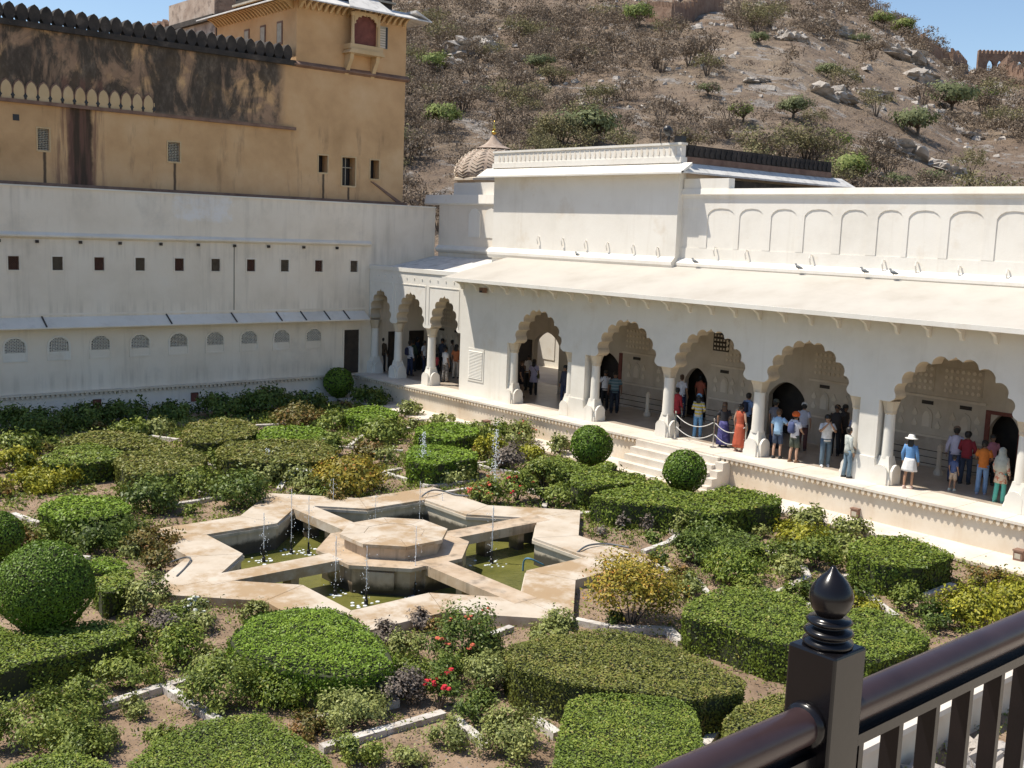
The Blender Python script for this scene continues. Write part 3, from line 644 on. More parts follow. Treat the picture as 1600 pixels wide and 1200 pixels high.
# ================================================================== pavilion
PX = 30.5; ZF = 1.3
pv = thing('white_pavilion', 'long whitewashed arcaded pavilion on a plinth along the right of the garden', 'pavilion', (32, 25, 0))
MB().box(29.7, 3, -.3, 34.5, 46.5, 1.22).build('plinth', STONE, pv)
MB().box(31.0, 3, 1.22, 36.2, 46.58, ZF).build('floor', HALLF, pv)
for y in np.arange(3.2, 46.2, 1.45): MB().box(29.55, y, 1.222, 30.995, min(y+1.435, 46.58), ZF-.002+random.uniform(-.003, .0)).build('edge_slab', PAVE, pv)
kind(teeth(MB(), (29.7, 4), (29.7, 46.4), (-1, 0), 1.222, .2, .105, .16, .13).build('dentil_band', STONE, pv), 'stuff')
def cusp(y0, y1, zs, za, nl=4, brk=.20):
    """points of a cusped arch from the low-y springing to the high-y one"""
    c = (y0+y1)/2; W = (y1-y0)/2; w2 = W-brk*.8; half = [(W, zs), (W-brk*.25, zs+.03), (W-brk*.7, zs+brk*.45), (w2-.02, zs+brk*.8)]
    z2 = zs+brk*.8; a = za-z2
    th = np.linspace(.10, math.pi/2-.17, nl+1); P = [(w2*math.cos(t)**1.22, z2+a*.985*math.sin(t)**1.22) for t in th]
    for p, q in zip(P[:-1], P[1:]):
        d = (q[0]-p[0], q[1]-p[1]); L = math.hypot(*d); nn = (d[1]/L, -d[0]/L)
        for j in range(0, 6):
            u = j/6; s = math.sin(math.pi*u)**.6*L*.34; half.append((p[0]+d[0]*u+nn[0]*s, p[1]+d[1]*u+nn[1]*s))
    p = P[-1]; half.append(p)
    half += [(p[0]*.96, p[1]+(za-p[1])*.55), (p[0]*.6, za+.01), (p[0]*.25, za+.045)]
    full = [(c-y, z) for y, z in half]+[(c, za+.10)]+[(c+y, z) for y, z in half[::-1]]
    return full
def archwall(name, ya, yb, y0, y1, zs, za, zt, mat, x0=PX, x1=PX+.62, nl=4, brk=.20, zl=None):
    zl = zs if zl is None else zl
    A = cusp(y0, y1, zs, za, nl, brk)
    poly = [(ya, zl)]+([(y0, zl)] if zl != zs else [])+A+([(y1, zl)] if zl != zs else [])+[(yb, zl), (yb, zt), (ya, zt)]
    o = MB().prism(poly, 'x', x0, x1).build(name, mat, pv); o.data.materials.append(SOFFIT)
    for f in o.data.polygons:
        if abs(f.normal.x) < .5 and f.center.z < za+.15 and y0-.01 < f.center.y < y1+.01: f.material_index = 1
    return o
ZT = 6.72
def leafplate(b, x, y, z0, wd, ht, axis, th):
    p = []
    for s in (-1, -.98, -.9, -.72, -.42, 0, .42, .72, .9, .98, 1):
        p.append((s*wd/2, ht*(1-abs(s)**2.6)*.32+ht*.68 if abs(s) < 1 else ht*.45))
    p = [(-wd/2, 0)]+p+[(wd/2, 0)]
    if axis == 'x': b.prism([(y+u, z0+v) for u, v in p], 'x', x, x+th)
    else: b.prism([(x+u, z0+v) for u, v in p], 'y', y, y+th)
def column(y, zs=3.9, x=PX+.31, half=False, r=.20):
    c = MB().lathe([(r*1.12, .80), (r*1.06, 1.2), (r*.98, 2.2), (r*.94, zs-ZF-.42)], (x, y, ZF), 12, rot=math.pi/12).build('column', WHITE, pv, .6)
    b = MB().lathe([(.46, 0), (.46, .14), (.42, .24), (.37, .42), (.31, .60), (.27, .72), (.25, .80), (.24, .86)], (x, y, ZF), 4, rot=math.pi/4)
    leafplate(b, x-.37, y, ZF+.0, .50, .62, 'x', .08); leafplate(b, x, y-.37, ZF, .50, .62, 'y', .08)
    b.build('column_base', WHITE, c)
    b = MB().lathe([(r*.95, zs-ZF-.44), (r*1.15, zs-ZF-.38), (r*1.15, zs-ZF-.30), (r*1.5, zs-ZF-.10), (r*1.72, zs-ZF)], (x, y, ZF), 4 if not half else 8, rot=math.pi/4)
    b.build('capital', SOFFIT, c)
    return c
ZS, ZA = 3.90, 5.40
bays = [(13.65,17.60), (18.95,22.30), (23.00,26.40), (27.10,30.40), (32.25,35.35)]
cuts = [(13.05,18.27), (18.27,22.65), (22.65,26.75), (26.75,31.3), (31.3,36.2)]
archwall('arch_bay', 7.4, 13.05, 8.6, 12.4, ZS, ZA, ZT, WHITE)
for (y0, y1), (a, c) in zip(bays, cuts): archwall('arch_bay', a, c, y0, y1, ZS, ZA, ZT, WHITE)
MB().box(PX, 3, ZF, PX+.62, 7.4, ZT).build('end_wall', WHITE, pv)
MB().box(PX+.0, 36.2, ZF, PX+.62, 39.05, ZT).build('solid_pier', WHITE, pv)
for y0, y1 in ((17.95,18.60), (12.75,13.30), (30.95,31.72)): 
    p_ = MB().box(PX+.004, y0, ZF, PX+.60, y1, ZS).build('pier', WHITE, pv)
    MB().prism([(y0-.12, 0+ZF), (y0-.02, ZF+.75), (y0+.02, ZF+.8), (y1-.02, ZF+.8), (y1+.02, ZF+.75), (y1+.12, ZF)], 'x', PX-.05, PX+.5).build('pier_base', WHITE, p_)
for y in (26.75, 22.65): column(y)
for y in (17.72, 18.84, 12.52, 13.53, 30.62, 32.02, 35.62): column(y, half=True, r=.17)
MB().box(PX+.004, 35.75, ZF, PX+.55, 36.2, ZS).build('pier', WHITE, pv)
# louvred panel on the solid pier
lp = MB().box(PX-.03, 37.30, 1.95, PX+.01, 38.42, 3.42).build('louvre_panel', WHITE, pv)
for k in range(19): MB().prism([(PX-.06, 2.08+k*.066), (PX-.03, 2.08+k*.066+.05), (PX-.03, 2.08+k*.066)], 'y', 37.38, 38.34).build('louvre_slat', WHITE, lp)
# corner arcade with three narrow arches
for (y0, y1, a, c) in ((39.25,41.42,39.05,41.63), (41.85,44.18,41.63,44.39), (44.62,46.55,44.39,46.58)):
    archwall('narrow_arch_bay', a, c, y0, y1, 4.0, 5.52, 6.55, WHITE, nl=4, brk=.12)
    for zz, yy0, yy1 in ((5.95, a+.18, c-.18),):
        b = MB().box(PX-.025, a+.14, 4.2, PX+.01, a+.18, 5.98).box(PX-.025, a+.18, 5.94, PX+.01, c-.14, 5.98); b.box(PX-.025, c-.14, 4.2, PX+.01, c-.10, 5.98); b.build('panel_moulding', WHITE, pv)
for y in (41.63, 44.39, 46.45): column(y, 4.0, half=True, r=.19)
MB().box(PX-.05, 39.05, 6.55, PX+.5, 46.58, 6.74).build('parapet', WHITE, pv)
for y in np.arange(39.6, 46, .62): MB().box(PX-.035, y, 6.22, PX+.01, y+.05, 6.30).build('relief_stud', WHITE, pv)
MB().prism([(PX+.3, 6.40), (PX+.3, 6.50), (34.5, 7.25), (34.5, 7.10)], 'y', 39.1, 46.58).build('corner_roof', SLATE, pv)
# eave (chajja)
MB().prism([(29.40, 6.43), (29.40, 6.53), (33.35, 7.52), (33.35, 7.36), (30.4, 6.60)], 'y', 3, 39.05).build('sloping_eave', ROOFW, pv)
MB().box(29.36, 3, 6.41, 29.42, 39.06, 6.555).build('eave_edge', WHITE, pv)
for y in np.arange(4.2, 39, 1.02):
    MB().prism([(29.78, 6.46), (29.86, 6.52), (30.52, 6.62), (30.52, 5.98), (30.40, 6.02), (30.30, 6.22)], 'y', y, y+.10).build('eave_bracket', WHITE, pv)
MB().box(PX+.3, 3, 6.32, 34.5, 46.5, 6.42).build('hall_ceiling', CREAM, pv)
# back wall of the hall with dado, niches and doorways
BX = 34.5
def backwall(y0, y1, z0, z1): return MB().box(BX, y0, z0, BX+.25, y1, z1)
open_ = [(15.35,16.35,3.45), (23.35,24.95,3.42), (27.95,29.15,3.45), (32.85,34.5,3.55), (36.75,38.5,4.05)]
ys = [3]
for a, c, z in open_:
    backwall(ys[-1], a, ZF, 6.35).build('back_wall', HALLM, pv); ys.append(c)
    n_ = 9; p = [(a, z-.55)]+[(a+(c-a)*(j/(2*n_)), z-.55+.55*math.sin(math.pi*j/(2*n_))**.75) for j in range(1, 2*n_)]+[(c, z-.55), (c, 6.35), (a, 6.35)]
    MB().prism(p, 'x', BX, BX+.25).build('back_wall_arch', HALLM, pv)
backwall(38.5, 46.6, ZF, 6.35).build('back_wall', HALLM, pv)
for a, c, z in open_[:4]: MB().box(BX+.9, a-1, ZF, BX+1.0, c+1, 4.6).build('dark_room_panel', DARKW, pv)  # near-black panels: the gloom of the rooms is put into their colour
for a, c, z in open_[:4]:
    MB().box(BX+.25, a-1.0, ZF, BX+.95, a-.9, 4.6).box(BX+.25, c+.9, ZF, BX+.95, c+1., 4.6).box(BX+.25, a-1, 4.6, BX+1, c+1, 4.7).build('dark_room_panel', DARKW, pv)
for y0, y1 in ((3,15.2), (16.5,23.2), (25.1,27.8), (29.3,32.7), (34.6,36.6), (39.9,46.4)):
    MB().box(BX-.05, y0, ZF, BX+.01, y1, 2.30).build('dado', HALLF, pv); MB().box(BX-.08, y0, 2.30, BX+.01, y1, 2.37).build('dado_rail', STONE, pv)
    MB().box(BX-.05, y0, 3.62, BX+.01, y1, 3.70).build('wall_moulding', STONE, pv)
    k = int((y1-y0)/1.25)
    for j in range(k):
        yc = y0+(j+.5)*(y1-y0)/k
        f = MB().prism([(yc-.22, 2.6), (yc-.22, 3.05), (yc-.15, 3.2), (yc, 3.29), (yc+.15, 3.2), (yc+.22, 3.05), (yc+.22, 2.6)], 'x', BX-.035, BX+.01).build('niche_frame', HALLM, pv)
        MB().prism([(yc-.13, 2.64), (yc-.13, 3.0), (yc-.06, 3.14), (yc, 3.18), (yc+.06, 3.14), (yc+.13, 3.0), (yc+.13, 2.64)], 'x', BX-.043, BX-.036).build('niche', STONE, f)
        for s in (-.42, .42):
            for zz in (2.62, 2.98): MB().prism([(yc+s-.07, zz), (yc+s-.1, zz+.08), (yc+s-.04, zz+.18), (yc+s, zz+.27), (yc+s+.04, zz+.18), (yc+s+.1, zz+.08), (yc+s+.07, zz)], 'x', BX-.03, BX+.01).build('relief_motif', STONE, f)
        MB().box(BX-.03, yc-.2, 3.40, BX+.01, yc+.2, 3.52).build('small_vent', DARKW, f)
    k = max(1, int((y1-y0)/1.6))
    for j in range(k):
        yc = y0+(j+.5)*(y1-y0)/k
        f = MB().box(BX-.03, yc-.68, 3.85, BX+.01, yc+.68, 4.72).build('relief_panel', HALLM, pv)
        b = MB()
        for u in range(6):
            for v in range(4): b.lathe([(.075, -.0), (.06, .025), (.02, .03)], (0, 0, 0), 6)
        b = MB()
        for u in range(7):
            for v in range(4):
                yy, zz = yc-.57+u*.19, 3.95+v*.22; b.prism([(yy+.065*math.cos(q), zz+.065*math.sin(q)) for q in np.linspace(0, 2*math.pi, 7)[:-1]], 'x', BX-.055, BX-.029)
        b.build('stucco_flowers', STONE, f)['kind'] = 'stuff'
gr = MB().box(BX-.04, 26.95, 4.25, BX+.01, 27.75, 5.15).build('lattice_grille', DARKW, pv)
b = MB()
for u in range(5):
    for v in range(5):
        yy, zz = 27.05+u*.15, 4.35+v*.17; b.prism([(yy+.06*math.cos(q)*(1 if j % 2 else .5), zz+.06*math.sin(q)*(1 if j % 2 else .5)) for j, q in enumerate(np.linspace(0, 2*math.pi, 9)[:-1])], 'x', BX-.06, BX-.038)
b.build('lattice', STONE, gr)
rd = MB().box(BX-.03, 15.25, ZF, BX+.02, 15.38, 3.5).box(BX-.03, 16.32, ZF, BX+.02, 16.48, 3.5).box(BX-.03, 15.38, 3.38, BX+.02, 16.32, 3.5).build('red_door_frame', REDW, pv)
MB().box(BX-.04, 32.70, ZF, BX+.02, 32.88, 3.6).build('door_frame', REDW, pv)
MB().box(BX-.03, 38.62, ZF, BX+.01, 39.8, 3.6).build('dark_doorway_panel', DARKW, pv)  # dark panel in place of the unlit interior, no door leaf
for x0, x1 in ((31.7,32.35), (33.0,33.9)): MB().box(x0, 46.52, ZF, x1, 46.605, 3.35).build('dark_doorway_panel', DARKW, pv)
# small open court behind the first bay, sunlit through its open top
MB().box(BX+.25, 36.0, -.2, 41.1, 46.55, ZF-.004).build('court_floor', PAVE, pv)
cw = MB().box(41.0, 36.0, ZF, 41.3, 46.55, 6.3).build('court_wall', WHITE, pv)
MB().box(40.96, 44.0, 1.7, 41.01, 45.6, 3.6).build('wall_panel', WHITE, cw)
MB().prism([(40.45, 5.0), (40.45, 5.08), (41.02, 5.4), (41.02, 5.25)], 'y', 36, 46.5).build('court_eave', CREAM, cw)
MB().box(BX+.25, 35.8, ZF, 41.0, 36.0, 6.3).build('court_side_wall', CREAM, pv); MB().box(BX+.25, 46.56, ZF, 41.3, 46.7, 6.3).build('court_side_wall', CREAM, pv)
MB().box(BX+.25, 35.8, 6.32, 41.0, 40.4, 6.42).build('passage_ceiling', CREAM, pv)
# upper storey
UX = 33.62
MB().box(UX, 3, 6.42, UX+.5, 29.0, 10.30).build('upper_wall', WHITE, pv)
MB().prism([(UX-.16, 10.34), (UX-.10, 10.56), (UX+.55, 10.56), (UX+.55, 10.2), (UX-.06, 10.2), (UX-.08, 10.30)], 'y', 3, 29.0).build('wall_coping', WHITE, pv)
MB().prism([(UX-.30, 7.56), (UX-.30, 7.66), (UX-.12, 7.80), (UX+.01, 7.86), (UX+.01, 7.42), (UX-.2, 7.44)], 'y', 3, 29.0).build('upper_cornice', WHITE, pv)
pan = [(28.05,29.0,False), (26.36,27.76,True), (25.04,26.23,True), (23.57,24.79,True), (22.08,23.35,True), (20.72,21.84,True), (19.41,20.44,True), (18.1,19.31,True), (16.66,17.89,True), (15.2,16.35,True), (13.7,14.9,True), (12.2,13.4,True), (10.7,11.9,True)]
prev = 29.0
for k, (a, c, arched) in enumerate(pan):
    nx_ = pan[k+1][1] if k+1 < len(pan) else a-.2
    lo, hi = (a+nx_)/2, prev; prev = lo
    a2, c2 = a+.05, min(c-.05, hi-.02)
    if arched: A = [(a2, 9.55)]+[(a2+(c2-a2)*q, 9.55+zz) for q, zz in ((.02,.06), (.10,.16), (.24,.24), (.5,.27), (.76,.24), (.90,.16), (.98,.06))]+[(c2, 9.55)]
    else: A = [(a2, 9.80), (c2, 9.80)]
    poly = [(lo, 8.28), (a2, 8.28)]+A+[(c2, 8.28), (hi, 8.28), (hi, 10.2), (lo, 10.2)]
    MB().prism(poly, 'x', UX-.032, UX+.01).build('blind_arch_panel', WHITE, pv)
MB().box(UX-.031, 3, 7.84, UX+.01, 29.0, 8.27).build('panel_sill', WHITE, pv)
MB().box(UX-.030, 3, 8.27, UX+.01, prev, 10.2).build('plain_panel', WHITE, pv)
# recessed wall beside the corner
RX = 34.75
MB().box(RX, 40.4, 6.42, RX+.5, 46.6, 9.95).build('recessed_wall', CREAM, pv)
MB().prism([(RX-.12, 9.98), (RX-.02, 10.42), (RX+.5, 10.42), (RX+.5, 9.9), (RX-.06, 9.9)], 'y', 40.4, 47.8).build('recessed_coping', WHITE, pv)
MB().box(RX+.45, 40.4, 9.9, RX+.6, 46.0, 11.05).build('step_block', WHITE, pv)
MB().prism([(RX-.22, 7.60), (RX-.22, 7.68), (RX+.01, 7.84), (RX+.01, 7.45), (RX-.1, 7.48)], 'y', 40.4, 46.6).build('recessed_cornice', WHITE, pv)
for yc in (42.3, 43.6): MB().prism([(yc-.45, 8.3), (yc-.45, 9.45), (yc-.25, 9.68), (yc, 9.75), (yc+.25, 9.68), (yc+.45, 9.45), (yc+.45, 8.3)], 'x', RX-.04, RX+.01).build('blind_arch_panel', WHITE, pv)
# roof block
QX = 33.3
rb = MB().box(QX, 29.0, 6.42, QX+.4, 40.4, 11.6).build('roof_block', WHITE, pv)
MB().box(QX+.4, 29.02, 6.42, 44.5, 29.4, 11.6).build('block_side_wall', STONE, rb)
MB().box(QX+.4, 40.0, 6.42, 44.5, 40.38, 11.6).build('block_side_wall', WHITE, rb); MB().box(44.1, 29.4, 6.42, 44.5, 40.0, 11.6).build('block_rear_wall', WHITE, rb)
MB().prism([(QX-.22, 7.56), (QX-.22, 7.68), (QX-.06, 7.82), (QX+.01, 7.9), (QX+.01, 7.40), (QX-.15, 7.42)], 'y', 29.0, 40.5).build('block_cornice', WHITE, rb)
MB().prism([(QX-.60, 11.10), (QX-.60, 11.17), (QX+.02, 11.56), (QX+.02, 11.42)], 'y', 28.4, 41.0).build('block_eave', WHITE, rb)
MB().add([(QX-.60,28.4,11.13),(44.8,28.4,11.13),(44.5,29.02,11.55),(QX,29.02,11.55),(QX-.60,28.4,11.20),(44.8,28.4,11.20),(44.5,29.02,11.60),(QX,29.02,11.60)],
   [(0,3,2,1),(4,5,6,7),(0,1,5,4),(1,2,6,5),(2,3,7,6),(3,0,4,7)]).build('block_eave', SLATE, rb)
MB().box(QX-.08, 28.92, 11.56, QX+.3, 40.5, 11.78).build('parapet_base', WHITE, rb)
MB().box(QX-.02, 28.97, 11.78, QX+.25, 40.45, 12.25).build('parapet', WHITE, rb)
MB().box(QX-.07, 28.93, 12.25, QX+.3, 40.5, 12.34).build('parapet_coping', WHITE, rb)
b = MB()
for y in np.arange(29.2, 40.3, .30): b.prism([(y, 11.86), (y+.1, 11.92), (y+.12, 12.05), (y+.06, 12.18), (y, 12.05)], 'x', QX-.045, QX-.018)
kind(b.build('parapet_relief', CREAM, rb), 'stuff')
MB().box(QX+.25, 28.95, 11.58, 43.6, 29.25, 11.82).build('dark_parapet_base', LEDGE, rb)
MB().box(QX+.25, 29.0, 11.82, 43.6, 29.22, 12.28).build('dark_parapet', BLACKST, rb)
b = MB()
for x in np.arange(33.7, 43.4, .34): b.prism([(x, 11.86), (x+.16, 11.86), (x+.2, 12.0), (x+.08, 12.22), (x-.04, 12.0)], 'y', 28.955, 29.002)
kind(b.build('dark_parapet_relief', BLACKST, rb), 'stuff')
MB().box(35.6, 28.70, 10.56, 44.0, 28.98, 11.05).build('lower_dark_parapet', BLACKST, pv)
for q, X in [((842,382),QX), ((880,385),QX), ((916,389),QX), ((950,392),QX), ((990,396),QX), ((1028,400),QX), ((1118,400),UX-.07), ((1167,405),UX-.07), ((1268,413),UX-.07), ((1381,422),UX-.07), ((1433,425),UX-.07), ((1500,432),UX-.07), ((1575,438),UX-.07)]:
    p = atx(q[0], q[1]-4, X); MB().tube([(X+.02, p[1], p[2]+.22), (X-.10, p[1], p[2]+.25), (X-.13, p[1], p[2]+.12), (X-.06, p[1], p[2]-.1)], .028, 6).build('iron_hook', WHITE, pv)
MB().box(33.55, 26.75, 10.56, 33.9, 28.95, 10.95).build('stub_wall', WHITE, pv)
# steps up to the plinth
st = thing('stone_steps', 'short flight of pale stone steps up to the pavilion plinth behind the topiary ball', 'steps', (29, 24.5, .3))
for k in range(4): MB().box(28.55+k*.29, 23.2, .30, 28.55+(k+1)*.29-.004 if k < 3 else 29.69, 27.0, .30+(k+1)*.235).build('step', PAVE, st)
MB().prism([(28.5, .30), (28.5, .40), (28.75, .40), (28.75, .63), (29.02, .63), (29.02, .86), (29.3, .86), (29.3, 1.12), (29.69, 1.12), (29.69, .30)], 'y', 22.85, 23.195).build('side_wall', PAVE, st)

# ================================================================== ochre palace behind the wall
OY = 47.6
pal = thing('ochre_palace', 'tall ochre plastered palace wall and corner tower streaked with black stains', 'palace', (22, 50, 9))
owall = MB().box(-6, OY, -1, 26.8, OY+1.2, 16.05).build('wall', OCHRE, pal)
otow = MB().box(26.8, OY+.003, -1, 33.1, 56, 19.1).build('tower', OCHRE, pal); OC1 = MB(); OC2 = MB()
MB().box(-6, OY-.12, 9.78, 33.3, OY+.02, 9.93).build('base_ledge', LEDGE, pal)
MB().box(-6, OY-.16, 13.06, 26.75, OY+.01, 13.20).build('string_course', LEDGE, pal)
MB().box(-6, OY-.18, 16.05, 26.7, OY+1.25, 16.28).build('merlon_base', BLACKST, pal)
MB().prism([(OY-.20, 16.10), (OY-.20, 16.16), (OY+.01, 16.32), (OY+.01, 16.02)], 'x', 26.6, 33.25).build('tower_ledge', LEDGE, pal)
def merlon(hw, h, neck=.62):
    return [(-hw*neck, 0), (-hw*neck*.98, h*.10), (-hw, h*.30), (-hw*1.0, h*.52), (-hw*.86, h*.72), (-hw*.55, h*.88), (0, h), (hw*.55, h*.88), (hw*.86, h*.72), (hw*1.0, h*.52), (hw, h*.30), (hw*neck*.98, h*.10), (hw*neck, 0)]
k = 0
for x in np.arange(8.2, 26.6, .478):
    s = random.uniform(.97, 1.03)
    o = MB().prism([(x+u*s, 16.27+v*s) for u, v in merlon(.232, .74)], 'y', OY+.0, OY+.40).build('merlon', BLACKST, pal); k += 1
dk = MB().box(10.0, OY-.02, 13.2, 19.85, OY+.01, 13.62).build('parapet_backing', OCHREL, pal)
for j, x in enumerate(np.arange(10.3, 19.8, .487)):
    o = MB().prism([(x+u, 13.20+v) for u, v in merlon(.243, .80, .97)], 'y', OY-.05, OY+.01).build('blind_merlon', LEDGE, pal)
    MB().prism([(x+u, 13.20+v) for u, v in merlon(.205, .735, .96)], 'y', OY-.075, OY-.045).build('blind_merlon_face', OCHREL, o)
    MB().prism([(x+.243-.085, 13.35), (x+.243, 13.47), (x+.243+.085, 13.35), (x+.243, 13.23)], 'y', OY-.085, OY-.02).build('diamond_hole', BLK, o)
def win(x0, x1, z0, z1, pane, par, lat=None, deep=.02):
    f = MB().box(x0-.06, OY-deep, z0-.06, x0, OY+.01, z1+.06).box(x1, OY-deep, z0-.06, x1+.06, OY+.01, z1+.06).box(x0, OY-deep, z1, x1, OY+.01, z1+.06).box(x0, OY-deep*1.5, z0-.08, x1, OY+.01, z0).build('window', OCHREL, par)
    (OC1 if x0 < 26.8 else OC2).box(x0, OY-.2, z0, x1, OY+.55, z1); MB().box(x0-.02, OY+.5, z0-.02, x1+.02, OY+.54, z1+.02).build('opening', pane, f)  # pane is a dark panel in place of the unlit room
    if lat: lattice(MB(), x0, x1, z0, z1, OY+.08, OY+.13, 4, 6, .03).build('lattice', lat, f)
    return f
win(28.08, 28.58, 11.18, 12.0, BLK, pal); f = win(29.42, 30.18, 10.62, 12.0, BLK, pal); win(31.08, 31.6, 11.05, 11.98, BLK, pal)
MB().box(29.78, OY+.3, 10.65, 29.82, OY+.33, 11.98).box(29.44, OY+.29, 11.5, 30.16, OY+.34, 11.54).build('window_bar', JALI, f)
win(14.9, 15.36, 11.25, 12.12, BLK, pal, JALI); win(20.45, 21.0, 11.18, 12.02, BLK, pal, JALI)
cut(owall, OC1); cut(otow, OC2)
MB().box(13.95, OY-.01, 12.35, 14.2, OY+.01, 12.6).build('small_hole', BLK, pal)
MB().prism([(31.1, 10.9), (31.25, 10.9), (33.0, 9.95), (32.7, 9.93)], 'y', OY-.06, OY+.01).build('stair_scar', LEDGE, pal)
# tower eaves with brackets, and the bay window
ev = MB().prism([(OY-.95, 18.98), (OY-.95, 19.03), (OY+.05, 19.46), (OY+.05, 19.34)], 'x', 25.9, 34.0).build('tower_eave', SLATE, pal)
MB().prism([(25.85, 19.0), (25.85, 19.05), (26.85, 19.47), (26.85, 19.35)], 'y', OY-.9, 56.5).build('tower_eave', SLATE, pal)
MB().prism([(34.05, 19.0), (34.05, 19.05), (33.05, 19.47), (33.05, 19.35)], 'y', OY-.9, 56.5).build('tower_eave', SLATE, pal)
b = MB()
for x in np.arange(26.9, 33.1, .33): b.prism([(OY-.62, 19.06), (OY-.5, 19.16), (OY+.02, 19.34), (OY+.02, 18.72), (OY-.12, 18.78), (OY-.35, 18.98)], 'x', x, x+.13)
for y in np.arange(OY+.3, 56, .33): b.prism([(26.2, 19.06), (26.3, 19.16), (26.82, 19.34), (26.82, 18.72), (26.7, 18.78), (26.45, 18.98)], 'y', y, y+.13)
kind(b.build('eave_brackets', OCHREL, ev), 'stuff')
MB().box(27.6, OY+.6, 19.4, 32.6, 55.5, 20.4).box(27.9, OY+.9, 20.4, 32.3, 55, 23).build('roof_parapet', BLACKST, pal)
MB().box(27.45, OY+.45, 19.85, 32.75, 55.6, 19.95).box(27.45, OY+.45, 20.55, 32.75, 55.6, 20.68).build('roof_moulding', JALI, pal)
by = thing  # bay window is part of the palace
bw = MB().box(29.40, OY-.62, 17.18, 31.30, OY+.02, 17.42).build('bay_window', OCHREL, pal)
MB().prism([(29.30, 16.98), (29.45, 17.18), (31.25, 17.18), (31.40, 16.98)], 'y', OY-.68, OY+.0).build('bay_floor', OCHREL, bw)
for x in (29.52, 31.02):
    MB().lathe([(.10, 0), (.085, .3), (.075, 1.3), (.12, 1.42), (.12, 1.5)], (x+.06, OY-.52, 17.42), 8).build('bay_column', OCHREL, bw)
    MB().prism([(OY-.55, 16.98), (OY-.50, 16.72), (OY-.25, 16.35), (OY-.12, 16.10), (OY+.01, 15.95), (OY+.01, 16.98)], 'x', x-.05, x+.15).build('bay_bracket', OCHREL, bw)
MB().box(29.66, OY-.40, 17.42, 31.0, OY-.36, 18.86).build('bay_shutter', REDW, bw)
A = cusp(29.66, 31.02, 18.35, 18.78, 3, .1); MB().prism(A+[(31.02, 18.98), (29.66, 18.98)], 'y', OY-.56, OY-.47).build('bay_arch', OCHREL, bw)
MB().add([(29.0,OY-1.15,18.95),(31.6,OY-1.15,18.95),(31.2,OY-.2,19.62),(29.5,OY-.2,19.62),(29.0,OY-1.15,19.02),(31.6,OY-1.15,19.02),(31.2,OY-.2,19.72),(29.5,OY-.2,19.72)],
   [(0,3,2,1),(4,5,6,7),(0,1,5,4),(1,2,6,5),(2,3,7,6),(3,0,4,7)]).build('bay_roof', SLATE, bw)
tw = MB().box(31.36, OY-.03, 17.5, 31.95, OY+.01, 18.58).build('shutter_window', JALI, pal)
for z in np.arange(17.55, 18.5, .12): MB().box(31.40, OY-.045, z, 31.8, OY-.028, z+.05).build('shutter_slat', PAVE, tw)
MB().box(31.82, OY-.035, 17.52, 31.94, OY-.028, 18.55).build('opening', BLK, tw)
for y in (49.2, 50.9, 52.6):                              # windows on the sunlit west side
    o = MB().box(26.77, y-.28, 17.2, 26.81, y+.28, 18.3).build('side_window', LEDGE, pal); MB().box(26.75, y-.2, 17.3, 26.772, y+.2, 18.2).build('opening', JALI, o)
# further palace roofs
bl = thing('rooftop_block', 'stained cream rooftop block with dark cornices behind the merlons', 'building', (29, 60, 10))
MB().box(27.6, 58, -1, 33.6, 64, 21.0).build('wall', DOMEM, bl)
for z in (17.6, 19.5): MB().box(27.35, 57.75, z, 33.9, 64.2, z+.28).build('cornice', BLACKST, bl)
MB().box(27.7, 57.98, 17.9, 33.5, 57.995, 19.4).build('dark_face', BLACKST, bl); MB().box(27.7, 57.98, 15.0, 33.5, 57.995, 17.5).build('dark_face', BLACKST, bl)
bw2 = thing('rooftop_screen_wall', 'low pinkish crenellated screen wall on the palace roof', 'wall', (27, 70, 16))
MB().box(27.4, 64.2, 10, 27.8, 86, 19.2).build('wall', LEDGE, bw2)
for y in np.arange(64.5, 86, .8): MB().prism([(y+u, 19.2+v) for u, v in merlon(.3, 1.1)], 'x', 27.45, 27.75).build('merlon', FORT, bw2)

# ================================================================== domed kiosk
dk = thing('domed_kiosk', 'weathered ribbed stone dome with gilded finial behind the white roof block', 'dome', (45.0, 54.8, 9.05))
DC = (45.0, 54.8); DK = 1.12; SC = lambda pr: [(r*DK, z*DK) for r, z in pr]
MB().lathe(SC([(2.05, -3), (2.05, 2.35), (2.28, 2.40), (2.28, 2.52), (2.12, 2.58)]), (*DC, 9.05), 8, rot=math.pi/8).build('drum', STONE, dk)
DP = [(2.12, 2.58), (2.20, 2.85), (2.12, 3.2), (1.88, 3.58), (1.48, 3.92), (1.0, 4.18), (.8, 4.26)]
MB().lathe(SC(DP), (*DC, 9.05), 32).build('dome_shell', DOMEM, dk, .5)
rib = [(r+.012, z) for r, z in SC(DP)[:-1]]
for k in range(14):
    b = MB(); a0 = 2*math.pi*k/14
    for j in range(len(rib)-1):
        for u in (0, .5):
            r0 = rib[j][0]*(1-u)+rib[j+1][0]*u; z0 = rib[j][1]*(1-u)+rib[j+1][1]*u; u2 = u+.35
            r1 = rib[j][0]*(1-u2)+rib[j+1][0]*u2; z1 = rib[j][1]*(1-u2)+rib[j+1][1]*u2
            for s_ in (-1, 1):
                p0 = (DC[0]+r0*math.cos(a0), DC[1]+r0*math.sin(a0), 9.05+z0); p1 = (DC[0]+r1*math.cos(a0+s_*.18), DC[1]+r1*math.sin(a0+s_*.18), 9.05+z1+.05)
                b.tube([p0, p1], .026, 4)
    b.build('chevron_rib', STONE, dk)
